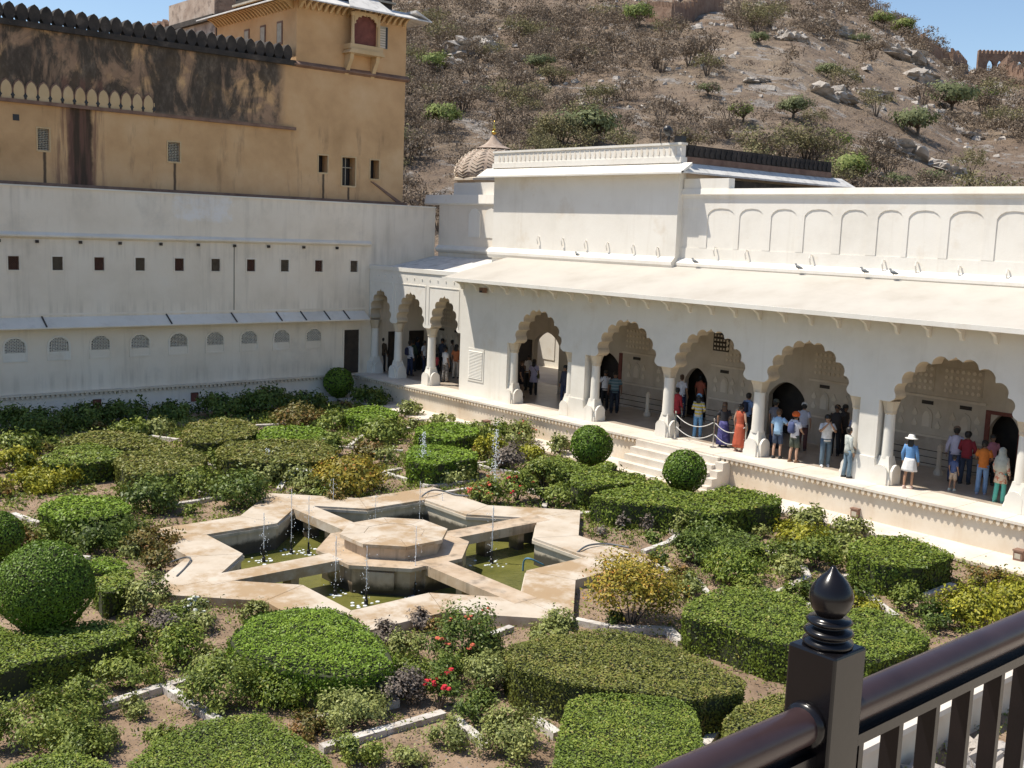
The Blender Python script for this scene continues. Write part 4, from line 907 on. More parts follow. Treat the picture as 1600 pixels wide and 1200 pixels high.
MB().lathe(SC([(.85, 4.22), (1.05, 4.26), (.85, 4.34), (.50, 4.50), (.28, 4.72), (.14, 4.95), (.09, 5.02)]), (*DC, 9.05), 16).build('lotus_cap', DOMEM, dk, .5)
MB().lathe(SC([(.07, 5.02), (.07, 5.06), (.15, 5.13), (.15, 5.2), (.05, 5.25), (.05, 5.29), (.11, 5.36), (.05, 5.43), (.08, 5.5), (.04, 5.56), (.03, 5.65), (.01, 5.85)]), (*DC, 9.05), 10).build('finial', GOLD, dk, True)

# ================================================================== hill
def vnoise(x, y, seed=0):
    xi = np.floor(x).astype(np.int64); yi = np.floor(y).astype(np.int64); fx = x-xi; fy = y-yi
    def h(a, b): 
        n = (a*374761393+b*668265263+seed*982451653) & 0x7fffffff; n = (n ^ (n >> 13))*1274126177 & 0x7fffffff; return ((n ^ (n >> 16)) & 0xffff)/65535.
    sx = fx*fx*(3-2*fx); sy = fy*fy*(3-2*fy)
    return (h(xi, yi)*(1-sx)+h(xi+1, yi)*sx)*(1-sy)+(h(xi, yi+1)*(1-sx)+h(xi+1, yi+1)*sx)*sy
def fbm(x, y, o=5, seed=0):
    s = 0; a = .5
    for k in range(o): s = s+a*(vnoise(x*2**k+17.3*k, y*2**k+9.1*k, seed+k)-.5); a *= .55
    return s
CE = [(0,5),(18,6.3),(25,7.6),(30,9.5),(34,12.6),(37,13.9),(50,14.0),(54.5,13.2),(57,11.7),(58.5,10.9),(60.05,9.95),(61.6,8.75),(62.3,8.35),(63.0,8.05),(66,8.0),(75,7.6),(95,5)]
def hillz(x, y):
    x = np.asarray(x, float); y = np.asarray(y, float); rho = np.hypot(x, y); phi = np.degrees(np.arctan2(x, y))
    el = np.interp(phi, [c[0] for c in CE], [c[1] for c in CE]); rc = 330.
    zc = H+rc*np.tan(np.radians(el)); t = (rho-88)/(rc-88)
    z = np.where(t < 1, 6+(zc-6)*np.clip(t, 0, None)**1.06, zc-(rho-rc)*.35)
    z = np.where(t < 0, 6+t*30, z)
    amp = np.clip(t, 0, 1)*np.clip((1.04-t)*4+.25, .25, 1)
    return z+amp*(13*fbm(x/55, y/55, 5, 3)+7.*np.abs(fbm(x/16, y/16, 5, 11))+1.6*fbm(x/5., y/5., 3, 17)-1.3)
NP, NR = 420, 300
ph = np.radians(np.linspace(8, 92, NP)); rr = np.concatenate([np.linspace(80, 345, NR-25), np.linspace(349, 700, 25)])
PH, RR = np.meshgrid(ph, rr); HXs, HYs = RR*np.sin(PH), RR*np.cos(PH); HZ = hillz(HXs, HYs)
b = MB(); b.v = [tuple(map(float, p)) for p in np.c_[HXs.ravel(), HYs.ravel(), HZ.ravel()]]
b.f = [(j*NP+i, j*NP+i+1, (j+1)*NP+i+1, (j+1)*NP+i) for j in range(NR-1) for i in range(NP-1)]
def hillmat():
    mt, t, bs = newmat('dry_hillside'); k = NT(t)
    c = k.ramp(k.noise(.035, 9, .62), [(.3, (.20,.137,.09)), (.48, (.305,.218,.148)), (.62, (.37,.28,.195)), (.8, (.43,.35,.265))])
    c = k.mix(k.ramp(k.noise(.5, 8, .7), [(.48, 0.), (.66, .7)]), c, (.17,.125,.095))
    c = k.mix(k.ramp(k.noise(.11, 9, .72, (1,1,1.6), 1.2), [(.555, 0.), (.60, .95)]), c, k.ramp(k.noise(.8, 8, .7), [(.35, (.20,.17,.145)), (.6, (.50,.45,.40))]))
    k.put(bs.inputs['Base Color'], c); bs.inputs['Roughness'].default_value = .97
    k.bump(bs, k.noise(.55, 10, .75), 1.0, 1.6); return mt
kind(b.build('hill', hillmat(), None, True), 'structure')
def onhill(px, py):
    d = ray(px, py); s = np.linspace(75, 520, 3000); h = np.hypot(d[0], d[1]); X, Y, Z = d[0]/h*s, d[1]/h*s, H+d[2]/h*s
    k = np.argmax(hillz(X, Y) > Z); 
    return np.array([X[k], Y[k], Z[k]]) if k > 0 else np.array([X[2000], Y[2000], float(hillz(X[2000], Y[2000]))])
def crown(k, r, hgt, n, leaf, flat_=1.):
    th = rng.uniform(0, 6.283, k); el = np.arcsin(rng.uniform(-.3, 1, k)); q = rng.uniform(.4, 1, k)
    C = np.c_[np.cos(th)*np.cos(el)*r*q, np.sin(th)*np.cos(el)*r*q, hgt*.55+np.sin(el)*hgt*.42*q*flat_]
    i = rng.integers(0, k, n); P = C[i]+rng.normal(0, .16*r, (n, 3))*np.array([1, 1, .7]); P[:, 2] = np.clip(P[:, 2], .05, None)
    N = P-np.array([0, 0, hgt*.35]); return P, N, C, np.clip(.45+rng.normal(0, .17, k)[i]+rng.normal(0, .15, n)+.18*(P[:, 2]/hgt-.5), 0, 1)
GT = [(997,42,24,'g','bright green tree just below the red rampart near the top edge'),(676,118,24,'g','bright green tree on the slope just right of the ochre tower, upper one'),(697,206,29,'g','bright green tree lower on the slope right of the ochre tower'),(918,228,46,'o','wide flat-topped pale olive thorn tree behind the roof block'),
 (1325,294,34,'g','light green tree rising over the end of the dark parapet'),(1485,175,35,'o','dark olive tree on the right slope below the ridge rampart'),(1432,212,34,'o','dark olive flat tree in the middle of the right slope'),(1238,186,27,'o','olive tree with light tips mid slope above the right wall'),
 (1160,193,20,'g','small green bush left of middle on the slope above the dark parapet'),(1540,166,17,'g','small light green tree beside the eroded slope at far right'),(1300,240,24,'g','pale green tree above the light green tree behind the dark parapet'),(1190,242,16,'g','small green bush peeking over the dark parapet'),(1380,46,18,'g','pale tree on the skyline, left of a pair'),(1408,60,20,'g','pale tree on the skyline, right of a pair'),
 (845,113,22,'o','olive bush in the upper middle slope between rock faces'),(1292,122,18,'o','dull olive bush below the rock band on the right slope'),(1458,295,24,'o','dark bush just above the right wall top, right of the rocks'),(1402,297,20,'o','dark bush just above the right wall top, left of the rocks'),(755,155,16,'o','small olive bush left of the scree chute'),(1105,150,16,'o','grey-olive bush in the centre of the slope'),(1345,70,14,'o','dark bush on the skyline left of the pale pair'),(1185,70,15,'o','grey-green bush near the crest above the rock slabs')]
for px, py, rp, ty, lb in GT:
    p = onhill(px, min(py, 296)); mp = mpp(p); r = rp*mp*1.1; hg = r*(1.55 if ty == 'g' else 1.2)
    p[2] = float(hillz(p[0], p[1])); n = 1500
    P, N, C, ti = crown(22, r, hg, n, .4, .8)
    t = thing('hill_tree', lb, 'tree', p, 'green trees on the hillside')
    leaves('crown', P+p, N, r*.13*rng.uniform(.6, 1.3, n), ti, L_HGRN if ty == 'g' else L_HOLV, t, .7, .6)
    b = MB(); b.tube([p-np.array([0,0,.5]), p+np.array([.1*r,0,hg*.3]), p+np.array([.05*r,.1*r,hg*.55])], [r*.09, r*.07, r*.04], 6)
    for q in C[:8]: b.tube([p+np.array([.08*r,0,hg*.25]), p+q*.6+np.array([0,0,hg*.1]), p+q], [r*.05, r*.03, r*.015], 4)
    b.build('trunk', BARK, t)
# leafless thorn bushes: single objects for the largest, one mass for the rest
prot = []
for k in range(6):
    n = 850; P, N, C, ti = crown(20, 1., 1.25, n, .3)
    V = MB()
    o = leaves('twigs', P, N, .115*rng.uniform(.5, 1.4, n), ti, L_HDRY if k < 4 else L_HBRN, None, .4, .9); prot.append((o.data, P, N, ti)); bpy.data.objects.remove(o)
tr = MB()
for k in range(7): a = k*.9; tr.tube([(0,0,-.2), (.25*math.cos(a), .25*math.sin(a), .5), (.6*math.cos(a+.3), .6*math.sin(a+.3), 1.05)], [.028, .018, .008], 4)
tme = tr.build('limbs', BARK, thing('tmp_root', 'x', 'x', (0,0,0))); TRM = tme.data; bpy.data.objects.remove(bpy.data.objects['tmp_root']); bpy.data.objects.remove(tme)
cand = []
while len(cand) < 1520:
    phi = R_(random.uniform(30, 67)); rho = 95+245*random.random()**.75
    x, y = rho*math.sin(phi), rho*math.cos(phi); dens = float(fbm(np.array(x/38), np.array(y/38), 4, 31))
    if dens+random.gauss(0, .08) < (-.045 if phi < R_(48) else -.0): continue
    ok_ = True
    for (gx_, gy_, gw_) in ((1012,1130,34),):
        v_ = np.array([x, y, float(hillz(x, y))])-CAM; qx = 800+FPX*(v_@CR)/(v_@CF); qy = 600-FPX*(v_@CU)/(v_@CF)
        if 1000 < qx < 1140 and 8 < qy < 60: ok_ = False
    if not ok_: continue
    cand.append((x, y, float(hillz(x, y)), random.uniform(1.0, 2.7) if random.random() < .8 else random.uniform(2.4, 3.6)))
big = sorted(cand, key=lambda c: -c[3]/math.hypot(c[0], c[1]))[:240]; bs_ = set(id(c) for c in big)
for c in big:
    t = thing('thorn_bush', 'leafless grey-brown thorn bush scattered over the rocky hillside', 'bush', c[:3], 'leafless thorn bushes on the hillside')
    s = c[3]; rz = random.uniform(0, 6.28); t.scale = (s, s, s*random.uniform(.8, 1.1)); t.rotation_euler.z = rz
    for nm, me in (('twigs', random.choice(prot)[0]), ('limbs', TRM)):
        o = bpy.data.objects.new(nm, me); COL.objects.link(o); o.parent = t; kind(o, 'stuff')
PP, NN, TT, SS = [], [], [], []
for c in cand:
    if id(c) in bs_: continue
    _, P, N, ti = random.choice(prot); i = rng.choice(len(P), 210); s = c[3]
    PP.append(P[i]*s+np.array(c[:3])); NN.append(N[i]); TT.append(ti[i]); SS.append(np.full(210, .20*s))
for k in range(6500):                                     # low scrub and dry grass tufts
    phi = R_(random.uniform(30, 67)); rho = 95+250*random.random()**.8; x, y = rho*math.sin(phi), rho*math.cos(phi); s = random.uniform(.3, .8)
    P = rng.normal(0, .5, (16, 3))*np.array([1, 1, .5]); P[:, 2] = np.abs(P[:, 2]); PP.append(P*s+np.array([x, y, float(hillz(x, y))])); NN.append(P); TT.append(rng.uniform(.2, .9, 16)); SS.append(np.full(16, .45*s))
o = leaves('dry_scrub', np.concatenate(PP), np.concatenate(NN), np.concatenate(SS)*rng.uniform(.5, 1.3, sum(map(len, SS))), np.concatenate(TT), L_HDRY, None, .4, .9)
tag(kind(o, 'stuff'), 'mass of small leafless grey-brown scrub covering the hillside', 'scrub')
# rock outcrops
RO = [(735,80,46,'long tilted grey rock slab high on the slope right of the tower'),(700,105,26,'jagged pale rock face beside the upper green tree'),(790,95,30,'broken rock face in the upper middle of the slope'),(812,48,22,'dark cracked boulder near the top of the slope'),(1235,62,26,'dark overhanging crag below the crest'),(1300,52,30,'pale layered rock band below the crest at centre right'),(1410,92,34,'big pale crag near the right skyline'),(1455,135,34,'pale ledge of rock below the right crag'),(1300,150,34,'low scattered rock ledge mid slope'),(1400,236,36,'pale slab outcrop above the right wall'),(1372,278,20,'steep pale rock face just above the wall top'),(1520,215,16,'small white boulder on the right slope'),(950,158,26,'scree of loose grey stones in a gully'),(1480,268,26,'pale broken rocks low on the right slope'),(1060,215,18,'small grey rocks behind the roof lamp'),(1185,128,16,'lone dark boulder in the middle of the slope'),(1360,150,26,'scattered pale rocks left of the right ledge'),(1330,118,14,'small boulder pile under the crag')]
RM = []
for k in range(5):
    bm = bmesh.new(); bmesh.ops.create_icosphere(bm, subdivisions=2, radius=1)
    for v in bm.verts:
        n = v.co.normalized(); q = 1+.45*(math.sin(n.x*5+k)*math.sin(n.y*4+2*k)+.5*math.sin(n.z*7+k)); v.co = Vector((round(n.x*q*3.2)/3.2+n.x*.2, round(n.y*q*3.2)/3.2+n.y*.2, (round(n.z*q*3.2)/3.2+n.z*.2)*.7))
    me = bpy.data.meshes.new('rock'); bm.to_mesh(me); bm.free(); me.materials.append(ROCK); RM.append(me)
for px, py, rp, lb in RO:
    p = onhill(px, py); mp = mpp(p); t = thing('rock_outcrop', lb, 'rock', p, 'rock outcrops on the hillside'); R0 = rp*mp; scree = 'scree' in lb
    for k in range(44 if scree else 20):
        u = random.uniform(-1, 1)*R0*.9; v = random.uniform(-1, 1)*R0*.6+u*.5; x, y = p[0]+u*.76+v*.3, p[1]-u*.65+v*.5
        s = R0*(random.uniform(.05, .1) if scree else random.uniform(.16, .42)); o = bpy.data.objects.new('rock', random.choice(RM)); COL.objects.link(o); o.parent = t
        o.location = (x-p[0], y-p[1], float(hillz(x, y))-p[2]+s*.1); o.scale = (s*1.5, s*1.1, s*random.uniform(.5, .9)); o.rotation_euler = (random.uniform(-.3, .3), random.uniform(.0, .5), random.uniform(.2, 1.0))
V, F = [], []
for k in range(1300):
    phi = R_(random.uniform(31, 66)); rho = 100+235*random.random()**.8; x, y = rho*math.sin(phi), rho*math.cos(phi)
    if float(fbm(np.array(x/22), np.array(y/22), 4, 77)) < .03: continue
    z = float(hillz(x, y)); sc = random.uniform(.25, 1.0)*rho/230; a0 = random.uniform(0, 6.28); o0 = len(V)
    for (u, v, q) in ((-1,-.7,-.3), (1,-.8,-.3), (1.1,.7,-.3), (-.9,.8,-.3), (-.6,-.4,.6), (.7,-.5,.45), (.6,.4,.75), (-.7,.5,.5)):
        u += random.uniform(-.25, .25); v += random.uniform(-.25, .25); q += random.uniform(-.15, .15)
        V.append((x+sc*(u*math.cos(a0)-v*math.sin(a0)), y+sc*(u*math.sin(a0)+v*math.cos(a0)), z+sc*q))
    F += [tuple(o0+i for i in f) for f in ((0,3,2,1), (4,5,6,7), (0,1,5,4), (1,2,6,5), (2,3,7,6), (3,0,4,7))]
b = MB(); b.v = V; b.f = F; tag(kind(b.build('loose_stones', ROCK), 'stuff'), 'loose grey stones strewn over the hillside', 'stones')
# ramparts
def rampart(label, pts, ht, th=1.2, mer=True, sink=2.5):
    P = [onhill(*q) for q in pts]; c = P[0]; t = thing('fort_rampart', label, 'rampart', c, 'hill fort walls'); 
    for a, q in zip(P[:-1], P[1:]):
        b = MB(); nseg = 6
        for k in range(nseg):
            u, v = a+(q-a)*k/nseg, a+(q-a)*(k+1)/nseg; z = max(float(hillz(u[0], u[1])), float(hillz(v[0], v[1])))
            b.bar(u, v, th, z-sink, z+ht)
            for mm in range(3):
                w0 = u+(v-u)*(mm+.15)/3; w1 = u+(v-u)*(mm+.8)/3
                if mer: b.bar(w0, w1, th*.5, z+ht, z+ht+ht*.35)
        b.build('wall', FORT, t)
    return t
rampart('red crenellated rampart crossing the hill near the top edge', [(1010,34),(1050,38),(1085,28),(1128,16)], 2.7, .8)
rampart('brown rampart running down the right skyline of the hill', [(1438,72),(1465,92),(1488,108)], 2.2)
rampart('long low brown rampart below the arched ridge wall', [(1484,108),(1530,116),(1575,126),(1630,138)], 3.0)
d0, d1 = ray(1532, 118), ray(1650, 118); k0 = 330/np.hypot(d0[0], d0[1]); A_, B_ = d0*k0, d1*k0
zb = H+330*math.tan(R_(7.2)); t = thing('arched_ridge_wall', 'ruined rampart with open arched windows against the sky at far right', 'rampart', (A_[0], A_[1], zb), 'hill fort walls')
L = np.hypot(*(B_-A_)[:2]); dirv = (B_-A_)/L; hgt = 11.0
fr = MB(); nA = 9; pitch = 2.7
def PT(u, z, o): return (A_[0]+dirv[0]*u-dirv[1]*o, A_[1]+dirv[1]*u+dirv[0]*o, z)
def strip(poly):
    n = len(poly); V = [PT(u, z, 0) for u, z in poly]+[PT(u, z, 1.) for u, z in poly]
    fr.add(V, [tuple(range(n))[::-1], tuple(range(n, 2*n))]+[(i, (i+1) % n, n+(i+1) % n, n+i) for i in range(n)])
strip([(-1, zb-6), (L, zb-6), (L, zb+5.8), (-1, zb+5.8)]); strip([(-1, zb+5.8), (1.2, zb+5.8), (1.2, zb+hgt), (-1, zb+hgt)])
for k in range(nA):
    u0 = 1.2+k*pitch; op = [(u0, zb+5.8), (u0+.35, zb+5.8), (u0+.35, zb+8.2), (u0+.7, zb+9.0), (u0+1.2, zb+9.3), (u0+1.7, zb+9.0), (u0+2.05, zb+8.2), (u0+2.05, zb+5.8), (u0+pitch, zb+5.8), (u0+pitch, zb+hgt), (u0, zb+hgt)]
    strip(op)
for k in range(26): u = -1+k*1.05; strip([(u, zb+hgt), (u+.7, zb+hgt), (u+.7, zb+hgt+.7), (u+.35, zb+hgt+1.0), (u, zb+hgt+.7)])
fr.build('wall', FORT, t)

# ================================================================== clipped hedges
def HP(pts, h): return [atz(x, y, h)[:2] for x, y in pts]
HG = 'clipped box hedges of the star garden'
HED = [
 ([(62,713),(103,697),(147,692),(194,704),(187,717),(140,724),(78,727)], .75, L_HEDGE, 'dark green lozenge hedge at the left, in front of the olive hedge'),
 ([(100,684),(150,671),(219,676),(275,694),(205,702),(150,694),(106,692)], .7, L_OLIVE, 'flat olive-brown hedge nearest the shaded wall at left'),
 ([(175,719),(200,704),(250,698),(300,700),(329,713),(312,730),(265,741),(200,742)], .8, L_OLIVE, 'broad leaf-shaped olive hedge in the left group, front right one'),
 ([(283,678),(294,660),(344,653),(381,655),(407,669),(391,681),(337,692),(291,693)], .75, L_OLIVE, 'rounded olive hedge right of the flat olive-brown one'),
 ([(398,678),(416,666),(469,664),(500,667),(512,676),(500,687),(455,688),(403,686)], .6, L_BRIGHT, 'bright green hedge block left of the far bright blocks, behind the water sprays'),
 ([(336,703),(353,690),(416,686),(500,688),(527,700),(520,716),(480,723),(400,723),(345,717)], .8, L_OLIVE, 'long olive hedge directly behind the left coping of the fountain'),
 ([(537,641),(562,634),(600,635),(624,645),(617,653),(575,659),(540,651)], .75, L_BRIGHT, 'bright green hedge block farthest back near the pavilion corner'),
 ([(647,668),(680,660),(712,660),(749,670),(747,678),(707,688),(670,683),(650,676)], .8, L_BRIGHT, 'bright green square hedge beside the walkway, rear of the pair behind the fountain'),
 ([(634,704),(650,695),(700,695),(748,707),(745,716),(707,721),(675,727),(636,722)], .85, L_BRIGHT, 'bright green square hedge nearest behind the fountain, front of the pair'),
 ([(828,722),(882,715),(902,722),(925,730),(950,719),(968,727),(945,736),(1010,741),(1006,752),(950,758),(905,764),(890,754),(893,741),(860,735)], .75, L_HEDGE, 'star-armed clipped hedge around the left topiary ball by the walkway'),
 ([(916,773),(985,758),(1030,748),(1046,762),(1088,770),(1118,764),(1130,756),(1221,776),(1222,788),(1164,794),(1112,806),(1044,791),(957,785)], .85, L_HEDGE, 'star-armed clipped hedge around the right topiary ball by the steps'),
 ([(1324,850),(1364,835),(1425,839),(1492,864),(1486,872),(1434,888),(1372,883),(1327,864)], .85, L_HEDGE, 'square green hedge at the right beside the walkway kerb'),
 ([(1064,947),(1100,925),(1160,913),(1215,920),(1262,938),(1290,975),(1262,1015),(1190,1000),(1120,975),(1070,965)], .85, L_HEDGE, 'large green hedge block just left of the iron railing post'),
 ([(1325,952),(1360,950),(1410,966),(1457,995),(1440,1012),(1370,1035),(1310,1020),(1300,980)], .8, L_HEDGE, 'green hedge block just right of the iron finial'),
 ([(783,1012),(850,992),(950,982),(1040,1000),(1110,1035),(1168,1062),(1165,1078),(1090,1095),(985,1080),(880,1066),(800,1042)], .85, L_OLIVE, 'largest olive-green hedge in the foreground, centre right'),
 ([(885,1095),(915,1081),(1062,1090),(1090,1110),(1106,1195),(1085,1240),(900,1250),(862,1205),(870,1150)], .9, L_HEDGE, 'square green hedge at the bottom edge, right of centre'),
 ([(352,992),(392,957),(455,945),(520,946),(560,960),(612,1010),(622,1040),(560,1060),(470,1050),(395,1035),(360,1012)], .95, L_BRIGHT, 'domed bright green hedge mound in front of the fountain'),
 ([(195,1195),(250,1150),(320,1122),(400,1114),(450,1135),(530,1195),(480,1260),(200,1260)], .8, L_HEDGE, 'green hedge cut off by the bottom edge, left of centre'),
 ([(0,1200),(60,1180),(130,1175),(180,1195),(160,1260),(-20,1260)], .75, L_HEDGE, 'low green hedge in the bottom left corner'),
 ([(1127,1128),(1152,1102),(1215,1080),(1262,1100),(1250,1160),(1180,1175),(1130,1160)], .7, L_OLIVE, 'small olive hedge behind the railing post base'),
 ([(58,792),(110,772),(182,775),(207,790),(200,802),(150,810),(100,816),(62,800)], .75, L_BRIGHT, 'bright narrow clipped hedge at left below the yellow bushes'),
 ([(120,878),(170,868),(205,882),(165,893),(125,890)], .6, L_BRIGHT, 'small clipped hedge arm behind the big topiary ball, upper one'),
 ([(140,905),(185,888),(214,892),(200,915),(160,930)], .65, L_HEDGE, 'small clipped hedge arm right of the big topiary ball'),
 ([(-60,960),(20,985),(90,975),(160,968),(214,978),(205,995),(120,1020),(40,1035),(-60,1075),(-120,1040)], .65, L_HEDGE, 'curved clipped hedge arm in front of the big topiary ball'),
 ([(1090,845),(1130,828),(1185,835),(1200,852),(1150,865),(1100,862)], .55, L_DARK, 'low dark clipped shrub block beside the bare flower bed'),
]
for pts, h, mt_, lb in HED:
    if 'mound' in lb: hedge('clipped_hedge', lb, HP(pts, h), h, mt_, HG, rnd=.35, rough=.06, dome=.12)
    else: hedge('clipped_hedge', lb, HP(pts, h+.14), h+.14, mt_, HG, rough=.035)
for (x, y, rp, lb, dz) in ((70,920,73,'big clipped topiary ball at the left edge', 0), (-4,838,38,'topiary ball cut off by the left edge, behind the big one', 0), (529,598,23,'small dark topiary ball in the shade by the wall door', 0), (924,698,32.5,'clipped topiary ball left of the pair by the walkway', 0), (1070,738,33.5,'clipped topiary ball in front of the stone steps', 0)):
    z = 1.25
    for _ in range(8): p = atz(x, y, z); r = rp*mpp(p); z = r*.93+(.55 if rp > 30 else .35)
    ball(lb, p, r, None, p[2])
# ================================================================== loose shrubs: px x, y of the foot, width, height, leaf, label
def sh(x, y, w_, h, mt_, lb, fl=None, nm='shrub', gp='loose garden shrubs', **k):
    c = atz(x, y, .2); q = mpp(c); return shrub(nm, lb, c, w_*q*.98, h*q*.88, mt_, flowers=fl, group=gp, z0=.18, **k)
sh(545,772,118,62,L_GOLD,'golden orange croton bush behind the fountain coping',None,'croton_bush')
sh(985,975,150,118,L_GOLD,'large golden-tipped croton bush right of the fountain',None,'croton_bush')
sh(375,792,85,62,L_DARK,'dark leafy bush overhanging the soil bed behind the left coping')
sh(310,775,80,45,L_MID,'mid green bush left of the dark overhanging one')
sh(420,757,50,40,L_PALE,'pale small bush between the sprays and the left coping')
sh(235,800,100,55,L_DARK,'dark shrub row between the clipped hedge and fountain, upper left')
sh(160,852,130,48,L_DARK,'dark shrub row in front of the narrow clipped hedge')
sh(235,862,80,42,L_RUST,'rusty leaved low shrub at the left star tip')
sh(252,890,60,40,L_RUST,'reddish thin shrub beside the curled dark hose')
sh(45,770,90,34,L_YEL,'bright yellow bush at the left edge',None,'yellow_bush')
sh(20,735,70,36,L_YEL,'yellow bush at the very left, behind the bright one',None,'yellow_bush')
sh(80,765,85,35,L_YEL,'second yellow-green bush beside the narrow clipped hedge',None,'yellow_bush')
sh(30,712,60,40,L_MID,'green bush behind the yellow bushes at the left edge')
sh(60,680,90,42,L_DARK,'dark bush in wall shade at far left')
sh(130,668,90,38,L_DARK,'dark bush in wall shade beside the far left one')
sh(205,660,90,34,L_DARK,'dark bush in wall shade below the first red vent')
sh(15,672,60,40,L_DARK,'dark bush in wall shade cut by the left edge')
sh(275,655,70,28,L_DARK,'low dark bush in wall shade between two red vents')
sh(345,650,80,36,L_DARK,'dark bush in wall shade below the second red vent')
sh(415,645,95,38,L_DARK,'tall dark bush in wall shade below the third red vent')
sh(480,640,70,26,L_DARK,'dark bush in wall shade left of the small topiary ball')
sh(575,632,70,26,L_DARK,'dark bush in wall shade right of the small topiary ball')
sh(205,682,60,28,L_MID,'pale green bush edging the olive hedges near the wall')
sh(250,680,55,28,L_PALE,'pale bush between the wall shade and rounded olive hedge')
sh(470,665,90,32,L_RUST,'reddish mixed bush behind the bright green block')
sh(520,672,60,32,L_MID,'green bush between the far bright blocks')
sh(515,712,50,42,L_MID,'upright green bush left of the white kerb corner')
sh(470,768,50,42,L_PALE,'pale flowering bush left of the golden croton',('white',14))
sh(600,690,70,36,L_MID,'loose green bush in front of the farthest bright block')
sh(580,715,50,25,L_RUST,'thin reddish bush behind the golden croton')
sh(640,650,38,26,L_PALE,'small pale bush next to the farthest bright block by the walkway')
sh(690,663,40,18,L_PALE,'small pale bush peeking over the rear square hedge')
sh(735,690,60,34,L_MID,'leafy bush at the right corner of the rear square hedge')
sh(770,690,60,36,L_MID,'mixed bush along the walkway right of the square hedges',('white',12))
sh(812,695,60,38,L_PALE,'pale flowering bush along the walkway in the middle',('coral',9))
sh(872,712,36,38,L_PALE,'grey-green bushy plant by the walkway lamp block')
sh(765,722,40,50,L_YEL,'yellow-green bush behind the roses',None,'yellow_bush')
sh(795,735,48,42,L_DRY,'grey leafless bush behind the red rose bush',None,'dry_bush')
sh(835,722,50,28,L_YEL,'yellow bush left of the star-armed hedge',None,'yellow_bush')
sh(705,755,70,30,L_PALE,'pale loose bush in front of the front square hedge')
sh(758,788,48,48,L_MID,'rose bush with coral blooms behind the right coping',('coral',16),'rose_bush')
sh(808,785,52,60,L_MID,'rose bush with red blooms right of the coral one',('red',16),'rose_bush')
sh(850,765,60,55,L_MID,'green bush between the red roses and the star-armed hedge')
sh(872,792,44,40,L_MID,'leafy bush at the kerb end left of the right star-armed hedge')
sh(1010,835,20,34,L_DRY,'small twiggy rose stem in the bare bed',None,'dry_bush',dense=.5)
sh(975,828,24,26,L_DRY,'dry purple seedling in the bare bed',None,'dry_bush',dense=.5)
sh(940,838,20,20,L_DRY,'dry low seedling left in the bare bed',None,'dry_bush',dense=.5)
sh(1085,880,70,52,L_DARK,'dark green bush right of the bare bed')
sh(1110,850,90,40,L_DARK,'dark spreading bush behind the bare bed kerb')
sh(1145,912,92,60,L_HEDGE,'rounded clipped bush in the middle right',None,'round_bush',clump=60)
sh(1250,850,90,34,L_YEL,'yellow-green bush behind the right kerbs',None,'yellow_bush')
sh(1275,888,75,52,L_MID,'rounded green bush right of the yellow-green one')
sh(1205,880,70,36,L_MID,'green bush between the round clipped bush and yellow one')
sh(1260,820,60,30,L_PALE,'pale wild bush by the walkway right of the steps')
sh(1330,838,55,34,L_PALE,'pale wild bush behind the right square hedge')
sh(1230,905,50,40,L_PALE,'pale weedy bush inside the right kerb corner')
sh(1420,960,55,50,L_MID,'loose green bush in front of the right square hedge')
sh(1325,885,40,46,L_PALE,'pale bush left of the right square hedge')
sh(1465,985,60,48,L_DARK,'dark bush above the handrail at right')
sh(1520,975,110,62,L_YEL,'yellow-green bush mass above the handrail at right',None,'yellow_bush')
sh(1580,960,90,58,L_YEL,'yellow bush cut off by the right edge',None,'yellow_bush')
sh(1345,960,60,30,L_YEL,'low yellow bush right behind the iron finial',None,'yellow_bush')
sh(725,1035,110,95,L_DARK,'dark bush with bare stems and red blooms in front of the fountain',('coral',10),'flowering_bush',dense=.8)
sh(685,1110,60,70,L_DARK,'rose plant with bright red blooms at the foreground kerb',('red',10),'rose_bush',dense=.8)
sh(870,1003,52,60,L_PALE,'pale silvery bush at the right front star tip')
sh(640,1035,60,55,L_PALE,'pale dry bush right of the domed mound')
sh(600,1012,50,48,L_DRY,'grey dry bush at the front coping',None,'dry_bush')
sh(440,1105,95,62,L_HEDGE,'round clipped bush at bottom centre left',None,'round_bush',clump=60)
sh(340,1105,110,88,L_MID,'leafy light green bush left of the round clipped bush')
sh(285,1040,72,72,L_HEDGE,'dark round bush beside the domed mound',None,'round_bush',clump=55)
sh(205,1072,105,52,L_MID,'leafy hedge row in front of the curved clipped arm')
sh(60,1160,150,78,L_MID,'leafy hedge row at the left edge in the foreground')
sh(130,1120,90,60,L_MID,'leafy hedge row in the middle of the left foreground')
sh(100,1165,60,50,L_RUST,'brownish bush at the left end of the foreground bed')
sh(235,960,65,70,L_PALE,'pale airy bush right of the big topiary ball')
sh(255,1000,50,50,L_DRY,'grey twiggy bush below the pale airy one',None,'dry_bush')
sh(303,975,45,48,L_PALE,'white-flowering small bush at the front left coping',('white',12))
sh(400,972,45,36,L_PALE,'thin pale bush against the front coping')
sh(555,1130,110,60,L_PALE,'loose yellow-green bush row between two kerbs')
sh(620,1100,80,60,L_DRY,'grey twiggy bush row behind the foreground roses',None,'dry_bush')
sh(770,1080,80,70,L_PALE,'pale weedy bush left of the largest hedge')
sh(800,1180,110,75,L_PALE,'leafy pale bush at the bottom edge left of the square hedge')
sh(760,1030,60,45,L_MID,'green bush tucked behind the largest hedge')
sh(120,1190,120,55,L_MID,'leafy low plants at the bottom left')
sh(640,1195,60,30,L_PALE,'low weeds on the bare soil at the bottom centre')
sh(210,1120,45,36,L_PALE,'small pale plant in the foreground soil bed')
sh(25,860,80,40,L_RUST,'brown shrub behind the topiary balls at left')
sh(65,850,60,34,L_MID,'green shrub left of the dark shrub row')
